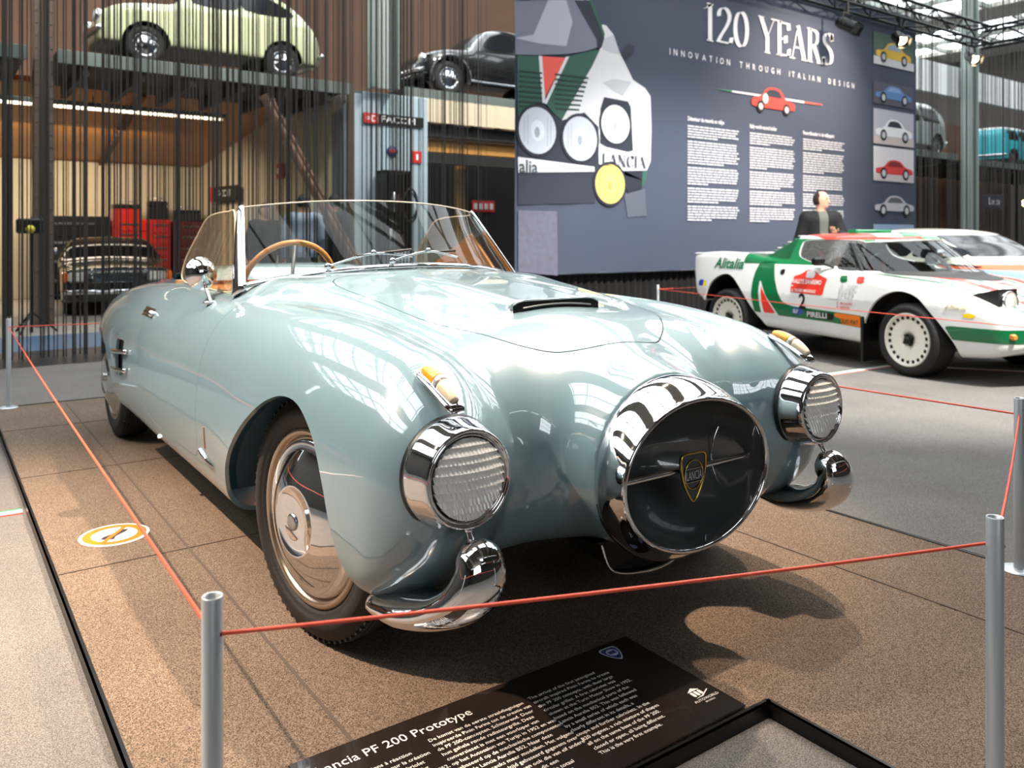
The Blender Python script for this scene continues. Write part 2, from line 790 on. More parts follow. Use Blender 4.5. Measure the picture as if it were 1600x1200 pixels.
for k, yy in enumerate((-9.0, -3.0, 3.0, 16.0)):
    mb = MB()
    mb.box(HX0, HX1, yy - .08, yy + .08, HZ - .95, HZ - .80)
    mb.box(HX0, HX1, yy - .08, yy + .08, HZ - .12, HZ)
    for i in range(28):
        xa = HX0 + i * 1.53
        mb.tube([(xa, yy, HZ - .88), (xa + .76, yy, HZ - .08), (xa + 1.53, yy, HZ - .88)], .05, 6, smooth=False)
    structure(mb.obj('trim_%d' % (k + 1), bar_m))

# entrance wall behind the visitor, with one tall window of many panes
for b in ((HX0, -7.5, FZ - .1, HZ), (-1.0, HX1, FZ - .1, HZ), (-7.5, -1.0, FZ - .1, 4.4), (-7.5, -1.0, 8.2, HZ)):
    mb = MB()
    mb.box(b[0], b[1], HY0 - .2, HY0, b[2], b[3])
    structure(mb.obj('wall_front', wall_m))
wf = structure(link('window_1', MB().box(-7.5, -1.0, HY0 - .12, HY0 - .04, 4.36, 4.46).box(-7.5, -1.0, HY0 - .12, HY0 - .04, 8.14, 8.24).mesh(), bar_m))
for k in range(7):
    mb = MB()
    xx = -7.5 + 6.5 * k / 6
    mb.box(xx - .05, xx + .05, HY0 - .12, HY0 - .04, 4.4, 8.2)
    mb.obj('mullion', bar_m, wf)
for zz in (5.65, 6.9):
    mb = MB()
    mb.box(-7.5, -1.0, HY0 - .11, HY0 - .05, zz - .04, zz + .04)
    mb.obj('transom', bar_m, wf)
# clerestory glazing frame over the back wall
for k in range(24):
    mb = MB()
    xx = HX0 + 1.0 + k * 2.0
    mb.bbox(xx - .06, xx + .06, HY1 + .02, HY1 + .14, 5.7, HZ, .01)
    structure(mb.obj('trim_5', bar_m))
for zz in (5.7, 7.1):
    mb = MB()
    mb.box(HX0, HX1, HY1 + .01, HY1 + .12, zz, zz + .12)
    structure(mb.obj('trim_6', bar_m))
# ---- raised display platform the roadster stands on
plat_m = carpet_mat('platform_carpet_dark', (70, 60, 51), (146, 127, 110), 380)
PO = [(-1.245, 4.20), (-1.245, -0.862), (0.046, -0.862), (0.046, -1.372), (1.392, -1.372), (1.392, 4.20)]
plat = thing('display_platform', 'low dark carpeted platform with black metal edging under the blue roadster', 'platform', (0, 0, 0))
seams = [-0.2, 1.12, 2.44, 3.5]
mb = MB()
mb.poly(PO[::-1] if False else PO, Matrix.Translation((0, 0, FZ)), -FZ - 0.0015)
mb.obj('carpet_top', plat_m, plat)
for i in range(len(PO)):
    a = Vector((PO[i][0], PO[i][1], 0))
    b = Vector((PO[(i + 1) % len(PO)][0], PO[(i + 1) % len(PO)][1], 0))
    d = (b - a).normalized()
    nrm = Vector((d.y, -d.x, 0))
    M = Matrix.Translation(a) @ Matrix((d, -nrm, Vector((0, 0, 1)))).transposed().to_4x4()
    L = (b - a).length
    mb = MB()
    mb.box(-.004, L + .004, -.006, 0, FZ, .002, M)
    mb.box(-.004, L + .004, -.006, .008, -.0005, .002, M)
    mb.obj('edge_strip', mat('black_edging', (20, 18, 17), 0.35, .3), plat)
for k in range(3):
    mb = MB()
    yy = (0.95, 2.28, 3.4)[k]
    mb.box(-1.235, 1.38, yy, yy + .004, -.001, .0006)
    mb.obj('carpet_seam', mat('seam_dark', (80, 69, 60), .9), plat)
mb = MB()
mb.box(-0.83, -0.822, -.6, 4.1, -.001, .0006)
mb.obj('carpet_seam', MATS['seam_dark'], plat)
mb = MB()
mb.box(0.9, 0.906, -1.3, 4.1, -.001, .0006)
mb.obj('carpet_seam', MATS['seam_dark'], plat)
# seams of the floor carpet
mb = MB()
mb.box(-1.62, -1.612, -6, 6.2, FZ - .002, FZ + .0008)
mb.obj('floor_seam', mat('floor_seam_m', (92, 84, 78), .95), bpy.data.objects['floor'])


def tape(name, label, pts, w):
    """tricolour tape stuck to the carpet"""
    t = thing(name, label, 'floor tape', (pts[0][0], pts[0][1], FZ))
    a = Vector((pts[0][0], pts[0][1], 0))
    b = Vector((pts[1][0], pts[1][1], 0))
    d = (b - a).normalized()
    n = Vector((-d.y, d.x, 0))
    L = (b - a).length
    for nm, o0, o1, m in (('green_stripe', w / 2, w / 2 + .018, mat('tape_green', (40, 130, 80), .5)), ('white_stripe', -w / 2, w / 2, mat('tape_white', (240, 238, 232), .5)), ('red_stripe', -w / 2 - .018, -w / 2, mat('tape_red', (214, 60, 40), .5))):
        mb = MB()
        M = Matrix((d, n, Vector((0, 0, 1)))).transposed().to_4x4()
        mb.box(0, L, o0, o1, 0.0, .0015, M)
        mb.obj(nm, m, t)


tape('tricolour_tape', 'tricolour tape on floor left of the blue roadster', [(-3.2, 1.95), (-1.26, 1.875)], .045)
tape('tricolour_tape', 'tricolour tape on floor behind right headlight leading to the rally car wheel', [(2.0, 2.05), (5.45, 1.93)], .06)
tape('tricolour_tape', 'tricolour tape on floor in front of the rally car', [(5.55, 1.86), (6.4, 0.55)], .06)

# round no-stepping sticker
st_ = thing('floor_sticker', 'round orange and white warning sticker with crossed shoe on platform', 'sticker', (-1.017, 1.245, 0))
mb = MB()
mb.lathe([(0.0, .0012), (.118, .0012), (.120, 0)], 48)
mb.obj('sticker_white', WHITE, st_)
mb = MB()
mb.lathe([(.078, .0018), (.108, .0018)], 48)
mb.box(-.008, .008, -.08, .08, .0018, .0026, Matrix.Rotation(math.radians(-35), 4, 'Z'))
mb.obj('orange_ring', mat('sticker_orange', (222, 112, 16), .5), st_)
mb = MB()
mb.poly([(-.055, -.018), (-.02, -.012), (.03, -.03), (.055, -.03), (.05, -.01), (.0, .012), (-.03, .03), (-.055, .028)], Matrix.Translation((0, 0, .002)) @ Matrix.Rotation(math.radians(60), 4, 'Z'), .0004)
mb.obj('shoe_print', mat('sticker_dark', (50, 44, 44), .6), st_)

# ---- information plaque lying on the platform edge
pq = thing('information_plaque', 'glossy dark brown information plaque with white text on platform edge', 'sign', (-0.497, -0.645, 0))
mb = MB()
mb.bbox(-0.478, 0.478, -0.205, 0.205, 0.0022, 0.007, .002)
mb.obj('board', mat('plaque_brown_gloss', (38, 31, 27), 0.16, coat=.4), pq)
MQ = Matrix.Translation((0, 0, .0074))


def flat_text(parent, name, lines, x, y, size, lead, m, M, sx=1.0):
    mb = MB()
    for i, s in enumerate(lines):
        if s:
            tv, tf2 = text_geo(s, size)
            mb.add([M @ Vector((x + v[0] * sx, y - i * lead + v[1], 0)) for v in tv], tf2)
    return mb.obj(name, m, parent)


PW = mat('plaque_white', (236, 232, 226), .5)
flat_text(pq, 'title_lettering', ['Lancia PF 200 Prototype'], -.44, .135, .038, .04, PW, MQ)
flat_text(pq, 'french_text', ["L'arrivée des avions à réaction", 'inspire Pinin Farina pour la création', "des PF 200, d'abord le cabriolet", 'puis le coupé. Cette voiture fut', 'présentée au Salon de Turin en 1952,', "basée sur la mécanique de la", 'Lancia Aurelia B52.'], -.44, .085, .0155, .0205, PW, MQ)
flat_text(pq, 'dutch_text', ['De komst van de eerste straalvliegtuigen', 'inspireerde Pinin Farina tot de creatie van', 'de PF 200-concepten. Schitterend. Door', 'hun gehele ronde radiateurgrille. Deze', 'conversieset is met een voorloper van', 'op het Autosalon van Turijn in 1952 en was', 'gebaseerd op de mechanische componenten', 'van de Lancia Aurelia B52. Naar deze', 'volgende reeks meer modellen. Met volgens', 'hun uiterlijk, altijd gebaseerd gegevens over', 'de Lancia 200 komen ook die van elf andere', 'stuks. Van zijn tijd was dit een', 'gecarrosseerd prototype, in totaal', 'zes werden gebouwd. Dit is het', 'allereerste exemplaar.'], -.20, .10, .0155, .0195, PW, MQ)
flat_text(pq, 'english_text', ['The arrival of the first jetengined', 'aircraft inspired Pinin Farina to create', 'the PF 200 concepts, with their large', 'circular grilles. A first cabriolet was', 'shown at the Turin Motor Show in 1952,', 'based on the mechanical parts of the', 'Lancia Aurelia B52. This was followed', 'by a small series of which each was', 'clearly different in its details, a', 'coupe and further cabriolets. In the', 'B20 engines, a rich mixture of shapes', 'all on the same base of the PF 200.', 'closed or open, all being different.', 'This is the very first example.'], .075, .105, .0155, .0195, PW, MQ)
mb = MB()
sh2 = fine([(-.026, .026), (0, .031), (.026, .026), (.025, .0), (.014, -.022), (0, -.036), (-.014, -.022), (-.025, 0)], 4)
mb.poly([tuple(p) for p in sh2], MQ @ Matrix.Translation((.385, .155, .0)))
lg = mb.obj('shield_logo', mat('logo_silver', (206, 208, 226), .4), pq)
mb = MB()
mb.poly([(p[0] * .85, p[1] * .85) for p in sh2], MQ @ Matrix.Translation((.385, .155, .0004)))
mb.obj('logo_blue', mat('logo_blue_m', (44, 44, 130), .4), lg)
mb = MB()
mb.poly([(.017 * math.cos(a), .017 * math.sin(a)) for a in np.linspace(0, 2 * PI, 20)[:-1]], MQ @ Matrix.Translation((.385, .157, .0008)))
mb.obj('logo_disc', MATS['logo_silver'], lg)
mb = MB()
mb.poly([(-.011, -.007), (.011, -.007), (.011, .007), (-.011, .007)], MQ @ Matrix.Translation((.385, .157, .0012)))
mb.obj('logo_flag', MATS['logo_blue_m'], lg)
mb = MB()
Mw = MQ @ Matrix.Translation((.425, -.115, 0))
for k in range(3):
    mb.poly(rounded_rect(-.022 + k * .012, -.013 + k * .012, 0, .020, .004, 3), Mw)
mb.poly([(-.025, .022), (.014, .022), (-.004, .034)], Mw)
mb.poly([(-.026, -.006), (.0, -.002), (.030, .012), (.030, .009), (.0, -.006)], Mw)
tv, tf2 = text_geo('AUTOWORLD', .0125, 'CENTER')
mb.add([Mw @ Vector((v[0], v[1] - .020, 0)) for v in tv], tf2)
tv, tf2 = text_geo('BRUSSELS', .0075, 'CENTER')
mb.add([Mw @ Vector((v[0], v[1] - .030, 0)) for v in tv], tf2)
mb.obj('museum_logo', PW, pq)
# ================================================================== the blue roadster: coachwork as a field
pf_Hc = pchip([-0.66, -0.6, -0.4, -0.2, 0.0, 0.25, 0.5, 0.72, 0.95, 1.1, 2.0, 2.3, 2.8, 3.2, 3.45, 3.62],
              [0.71, 0.742, 0.815, 0.86, 0.888, 0.925, 0.957, 0.982, 0.985, 0.95, 0.93, 0.925, 0.90, 0.84, 0.76, 0.66])
pf_Cr = pchip([-0.66, -0.55, -0.43, -0.3, -0.14, 0.04, 0.32, 0.6, 1.0, 1.4, 1.85, 2.3, 2.7, 3.1, 3.4, 3.62],
              [0.70, 0.755, 0.795, 0.822, 0.846, 0.864, 0.876, 0.884, 0.886, 0.886, 0.888, 0.872, 0.846, 0.80, 0.735, 0.66])
pf_W = pchip([-0.66, -0.5, -0.3, 0.0, 0.4, 0.9, 1.4, 2.0, 2.6, 3.0, 3.3, 3.5, 3.65],
             [0.755, 0.785, 0.812, 0.83, 0.835, 0.825, 0.82, 0.82, 0.825, 0.80, 0.74, 0.66, 0.52])
pf_B = pchip([-0.66, -0.5, -0.3, 0.0, 0.5, 1.5, 2.4, 3.0, 3.65], [0.31, 0.275, 0.25, 0.23, 0.215, 0.205, 0.225, 0.27, 0.38])
pf_pod = pchip([0.19, 0.235, 0.275, 0.33, 0.40, 0.50, 0.585, 0.66, 0.72, 0.78, 0.84, 0.9], [-0.22, -0.34, -0.42, -0.49, -0.54, -0.567, -0.572, -0.555, -0.51, -0.43, -0.28, -0.1])
pf_na = pchip([-0.62, -0.4, -0.1, 0.2], [0.245, 0.30, 0.40, 0.5])
pf_nb = pchip([-0.62, -0.4, -0.1, 0.2], [0.232, 0.262, 0.30, 0.30])
pf_nz = pchip([-0.62, -0.4, -0.1, 0.2], [0.507, 0.54, 0.565, 0.58])


def f_pf(x, y, z):
    u = np.sqrt(x * x + 1e-6)
    # top: bonnet crown and wing crests
    hoodw = np.clip((0.75 - y) / 1.1, 0, 1)
    e0 = 0.50 - 0.09 * hoodw
    th = pf_Hc(y) - 0.02 * (u / 0.42) ** 2 - 0.55 * np.maximum(u - e0, 0) ** 2 / 0.22
    tf = pf_Cr(y) + 0.012 - (u - 0.625) ** 2 / np.where(u < 0.625, 0.46, 0.60)
    top = z - smax(th, tf, 0.035)
    # sides
    W = pf_W(y)
    side = u - (W - np.where(z > 0.5, 0.60, 0.62) * (z - 0.5) ** 2)
    d = smax(top, side, 0.19)
    d = smax(d, pf_B(y) - z, 0.09)
    # front: wing noses and the hollow between them and the air intake
    pod = pf_pod(z) + (u - 0.632) ** 2 / np.where(u < 0.632, 0.24, 0.30)
    val = -0.445 + 0.55 * (z - 0.52) ** 2
    fr = smin(pod, val, 0.11) - y
    kf = 0.075 + 0.14 * np.clip((0.56 - u) / 0.16, 0, 1) ** 2 * (3 - 2 * np.clip((0.56 - u) / 0.16, 0, 1))
    d = smax(d, fr * 0.92, kf)
    # tail
    d = smax(d, (y - 3.60 + 0.35 * u ** 2 + 0.5 * (z - 0.5) ** 2) * 0.9, 0.3)
    # nose cone that carries the intake ring
    a = pf_na(y)
    b = pf_nb(y)
    nose = (np.sqrt((x / a) ** 2 + ((z - pf_nz(y)) / b) ** 2) - 1) * b
    nose = smax(nose, np.maximum(-0.585 - y, y - 0.25), 0.012)
    d = smin(d, nose, 0.085)
    # power bulge feeding the bonnet scoop
    yb = y + 0.10
    hw = 0.185 - 0.03 * np.clip(yb, 0, 1)
    bul = z - (pf_Hc(y) + 0.040 * np.clip(1 - yb / 0.72, 0, 1) ** 0.8 + 0.0)
    bul = smax(bul, (u - hw) * 0.7, 0.05)
    bul = smax(bul, -yb - 0.0, 0.006)
    bul = np.maximum(bul, np.maximum(0.6 - z, yb - 0.72))
    d = smin(d, bul, 0.02)
    return d

PF_PAINT = mat('pale_blue_lacquer', (114, 142, 153), 0.35, 0.0, coat=1.0, cior=2.0)
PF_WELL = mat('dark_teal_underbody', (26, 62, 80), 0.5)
TAN = mat('tan_leather', (196, 138, 84), 0.45, noise=0.12, nscale=30, bump=0.1, bscale=300)
AMBER = mat('amber_lens', (250, 170, 40), 0.12, coat=1.0)
MILK = mat('milky_lens', (242, 222, 190), 0.15, coat=1.0)
REFL = mat('lamp_reflector', (235, 230, 222), 0.22, 1.0)
LENS = glass_mat('ribbed_lens_glass', (250, 250, 245), haze=0.85, hazecol=(255, 254, 250), ior=1.5)  # white haze stands in for light thrown back by the reflector
GOLD = mat('gold_trim', (214, 180, 96), 0.2, 1.0)
ENAMEL = mat('dark_enamel', (24, 26, 34), 0.2, coat=1.0)
INTAKE = mat('intake_black_lacquer', (66, 70, 72), 0.3, coat=1.0, cior=1.6)
WIND = glass_mat('windscreen_glass', (228, 230, 222), ior=1.42, gloss=.45)
WING = glass_mat('side_window_perspex', (205, 196, 176), haze=0.22, hazecol=(170, 158, 136), ior=1.42)

car = thing('roadster_car', 'pale blue open roadster with large oval chrome nose ring on carpeted stand', 'car')

ARCH_F = [(.575, .05), (.57, .22), (.553, .30), (.519, .375), (.47, .435), (.411, .49), (.319, .56), (.217, .622), (.136, .658), (.057, .678), (-.031, .677), (-.108, .652), (-.184, .60), (-.241, .51), (-.271, .417), (-.294, .353), (-.335, .30), (-.40, .255), (-.46, .21), (-.46, .05)]
ARCH_F = [tuple(p) for p in fine(ARCH_F[1:-1], 5, closed=False)] + [(-.46, .05), (.575, .05)]
ARCH_R = [(3.34, .05), (3.33, .3), (3.27, .45), (3.15, .56), (2.98, .61), (2.80, .60), (2.64, .54), (2.53, .44), (2.49, .30), (2.48, .05)]
HOOD = fine([(-.43, .60), (-.43, .2), (-.405, -.1), (-.33, -.24), (-.235, -.325), (-.175, -.362), (-.09, -.388), (0, -.395), (.09, -.388), (.175, -.362), (.235, -.325), (.33, -.24), (.405, -.1), (.43, .2), (.43, .60), (.25, .68), (0, .70), (-.25, .68)], 5)
DOOR = fine([(.90, .97), (.875, .80), (.86, .6), (.868, .42), (.90, .345), (.98, .325), (1.24, .316), (1.5, .318), (1.68, .34), (1.78, .41), (1.835, .52), (1.87, .62), (1.90, .72), (1.93, .97)], 5)
COCK = rounded_rect(-0.60, 0.60, 1.0, 2.08, 0.16, 6)
VENT = [(2.36, .607), (2.19, .613), (2.19, .442), (2.36, .430)]

V, T = surface_net(f_pf, (-0.93, -0.74, 0.10), (0.93, 3.78, 1.12), 0.0175)


def g_arch(x, y, z):
    a = np.maximum(sd_poly(y, z, ARCH_F), sd_poly(y, z, ARCH_R))
    return -np.minimum(a, np.abs(x) - 0.42)


def g_cock(x, y, z):
    return -np.minimum(sd_poly(x, y, COCK), z - 0.62)


def g_vent(x, y, z):
    return -np.minimum(sd_poly(y, z, VENT), np.abs(x) - 0.3)


def g_scoop(x, y, z):
    # mouth of the bonnet scoop
    return -np.minimum(np.minimum(0.016 - np.abs(y + 0.104), 0.172 - np.abs(x)), z - (pf_Hc(y) - 0.004))


V, T = clip(V, T, g_arch)
V, T = clip(V, T, g_cock)
V, T = clip(V, T, g_vent)
V, T = clip(V, T, lambda x, y, z: np.maximum(y + 0.52, (np.sqrt((x / 0.243) ** 2 + ((z - 0.507) / 0.230) ** 2) - 1) * 0.23))
GAP = 0.0022


def g_hood(x, y, z):
    return np.minimum(sd_poly(x, y, HOOD), z - 0.6)


def g_door(x, y, z):
    return np.minimum(sd_poly(y, z, DOOR), np.abs(x) - 0.4)


Vh, Th_ = clip(V, T, lambda x, y, z: g_hood(x, y, z) - GAP * 0.9)
sheet('bonnet', Vh, Th_, f_pf, PF_PAINT, car, 0.01)
Vb, Tb = clip(V, T, lambda x, y, z: -g_hood(x, y, z) - GAP * 0.9)
for sd in (-1, 1):
    Vd, Td = clip(Vb, Tb, lambda x, y, z: np.minimum(g_door(x, y, z) - GAP * 0.5, x * sd))
    sheet('door', Vd, Td, f_pf, PF_PAINT, car, 0.01)
Vc, Tc = clip(Vb, Tb, lambda x, y, z: -g_door(x, y, z) - GAP * 0.5)
sheet('body_shell', Vc, Tc, f_pf, PF_PAINT, car, 0.014)
# dark rebate under the shut lines
Vs, Ts = clip(V, T, lambda x, y, z: 0.012 - np.minimum(np.abs(g_hood(x, y, z)), np.abs(g_door(x, y, z))))
Ns = unit(grad(f_pf, Vs))
link('shut_line_rebate', mesh_np('shut_line_rebate', Vs - Ns * 0.006, Ts, Ns), mat('shut_line_dark', (30, 40, 42), 0.7), car)
# wheel housings
for poly, nm in ((ARCH_F, 'front'), (ARCH_R, 'rear')):
    P = fine(poly, 1, closed=False) if nm == 'front' else fine(poly[1:-1], 3, closed=False)
    c0 = P.mean(0)
    P = [tuple(p) for p in P if p[1] > 0.285]
    Q = [((p[0] - c0[0]) * 1.03 + c0[0], (p[1] - c0[1]) * 1.03 + c0[1]) for p in P]
    for sd in (-1, 1):
        mb = MB()
        n = len(Q)
        xs = [float(v) for v in np.abs(solve_x(f_pf, np.array([p[0] for p in P]), np.clip(np.array([p[1] for p in P]), .30, 1), sd))]
        Vv = [(sd * (xs[i] - 0.012), P[i][0], P[i][1]) for i in range(n)] + [(sd * (xs[i] - 0.04), Q[i][0], Q[i][1]) for i in range(n)] + [(sd * 0.40, q[0], q[1]) for q in Q]
        Ff = [(i, i + 1, n + i + 1, n + i) for i in range(n - 1)] + [(n + i, n + i + 1, 2 * n + i + 1, 2 * n + i) for i in range(n - 1)]
        Ff.append(tuple(range(2 * n, 3 * n)))
        mb.add(Vv, Ff)
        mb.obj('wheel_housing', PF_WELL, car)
# louvre boxes behind the doors
for sd in (-1, 1):
    mb = MB()
    mb.box(min(sd * 0.70, sd * 0.80), max(sd * 0.70, sd * 0.80), 2.17, 2.38, 0.41, 0.63)
    mb.obj('side_vent', BLACK, car)
    for zz in (0.553, 0.465):
        ys = np.linspace(2.43, 2.08, 9)
        zs = np.full(9, zz) + np.linspace(-0.012, 0.016, 9)
        xx = solve_x(f_pf, ys, zs, sd)
        off = 0.004 + 0.016 * np.sin(np.linspace(0.15, PI - .25, 9))
        mb = MB()
        sweep(mb, [(x + sd * o, y, z) for x, o, y, z in zip(xx, off, ys, zs)], [0.011] * 9, [0.007] * 9, lat=(0, 0, 1), n=10)
        mb.obj('vent_bar', CHROME, car)

# ---- nose ring
a0, b0, z0, y0 = 0.249, 0.236, 0.507, -0.572
a1, b1, z1, y1 = 0.268, 0.194, 0.509, -0.700


def ring_strip(levels, n=72):
    Vv = []
    Ff = []
    for (a, b, zc, yy) in levels:
        for k in range(n):
            t = 2 * PI * k / n
            Vv.append((a * math.cos(t), yy, zc + b * math.sin(t)))
    for i in range(len(levels) - 1):
        for k in range(n):
            Ff.append((i * n + k, i * n + (k + 1) % n, (i + 1) * n + (k + 1) % n, (i + 1) * n + k))
    return Vv, Ff


lev = []
for k in range(13):
    t = k / 12
    bow = 0.012 * math.sin(PI * t)
    lev.append((a0 + (a1 - a0) * t + bow, b0 + (b1 - b0) * t ** 1.3 + bow, z0 + (z1 - z0) * t, y0 + (y1 + 0.012 - y0) * t))
for k in range(1, 9):
    t = PI * k / 8
    lev.append((a1 - 0.007 * (1 - math.cos(t)), b1 - 0.007 * (1 - math.cos(t)), z1, y1 + 0.012 - 0.012 * math.sin(t)))
mb = MB()
mb.add(*ring_strip([(a0 - .02, b0 - .02, z0, y0 + 0.01)] + lev), smooth=True)
ring = mb.obj('nose_ring', CHROME, car)
mb = MB()
mb.add(*ring_strip([(a0 + .003, b0 + .003, z0, y0 + .004), (a0 + .004, b0 + .004, z0, y0 - .004), (a0 - .01, b0 - .01, z0, y0 - .005)]), smooth=True)
mb.obj('ring_gasket', BLACK, ring)
mb = MB()
bowl = [(a1 - 0.014, b1 - 0.014, z1, y1 + 0.012), (a1 - 0.022, b1 - 0.022, z1, y1 + 0.05), (a1 - 0.040, b1 - 0.034, z1, y1 + 0.085)]
for k in range(1, 9):
    t = k / 8
    bowl.append(((a1 - .04) * (1 - t) + 0.001, (b1 - .034) * (1 - t) + .001, z1, y1 + 0.085 + 0.16 * math.sin(t * PI / 2)))
mb.add(*ring_strip(bowl), smooth=True)
mb.obj('intake_bowl', INTAKE, ring)
yb_ = y1 + 0.05
mb = MB()
mb.tube([(-0.235, yb_, 0.512), (0.235, yb_, 0.512)], 0.0085, 10)
mb.obj('grille_bar', CHROME, ring)
mb = MB()
mb.tube([(0.155 + 0.028 * (1 - (2 * t - 1) ** 2) * -1 + .02, yb_ + .05, 0.512 + 0.075 * (2 * t - 1)) for t in np.linspace(0, 1, 13)], 0.0028, 6)
mb.obj('bar_bracket', CHROME, ring)
# shield emblem
M = axis_m((0.0, yb_ - 0.013, 0.500), (0, -1, 0), (1, 0, 0))
sh = fine([(-.043, .050), (0, .056), (.043, .050), (.040, .0), (.024, -.038), (0, -.066), (-.024, -.038), (-.040, 0)], 5)
mb = MB()
mb.poly([tuple(p) for p in sh], M, 0.006)
emb = mb.obj('shield_emblem', ENAMEL, ring)
tag(emb, 'dark shield emblem with gold rim and lettering')
mb = MB()
mb.tube([M @ Vector((p[0], p[1], 0.007)) for p in sh], 0.003, 6, closed=True)
mb.tube([M @ Vector((0.033 * math.cos(t), 0.002 + 0.037 * math.sin(t), 0.0075)) for t in np.linspace(0, 2 * PI, 25)[:-1]], 0.0016, 6, closed=True)
mb.obj('emblem_rim', GOLD, emb)
mb = MB()
fr = rounded_rect(-.032, .032, -.016, .018, .003, 2)
mb.tube([M @ Vector((p[0], p[1], 0.0085)) for p in fr], 0.0013, 5, closed=True)
tv, tf_ = text_geo('LANCIA', 0.026, 'CENTER')
mb.add([M @ Vector((v[0] * 0.62, v[1] * 1.2 - .010, 0.0088)) for v in tv], tf_)
mb.obj('emblem_lettering', CHROME, emb)
# chin scoop under the nose
pts = fine([(-.150, -.49, .300), (-.135, -.50, .245), (-.10, -.51, .222), (0, -.515, .208), (.09, -.51, .212), (.165, -.50, .235), (.185, -.49, .262)], 6, closed=False)
mb = MB()
mb.tube([tuple(p) for p in pts], 0.0035, 8)
mb.obj('chin_trim', CHROME, car)
mb = MB()
n = len(pts)
mb.add([tuple(p) for p in pts] + [(p[0], -0.22, 0.27) for p in pts], [(i, i + 1, n + i + 1, n + i) for i in range(n - 1)], True)
mb.add([tuple(p + np.array([0, .02, 0])) for p in pts], [tuple(range(n))])
mb.obj('chin_scoop', BLACK, car)

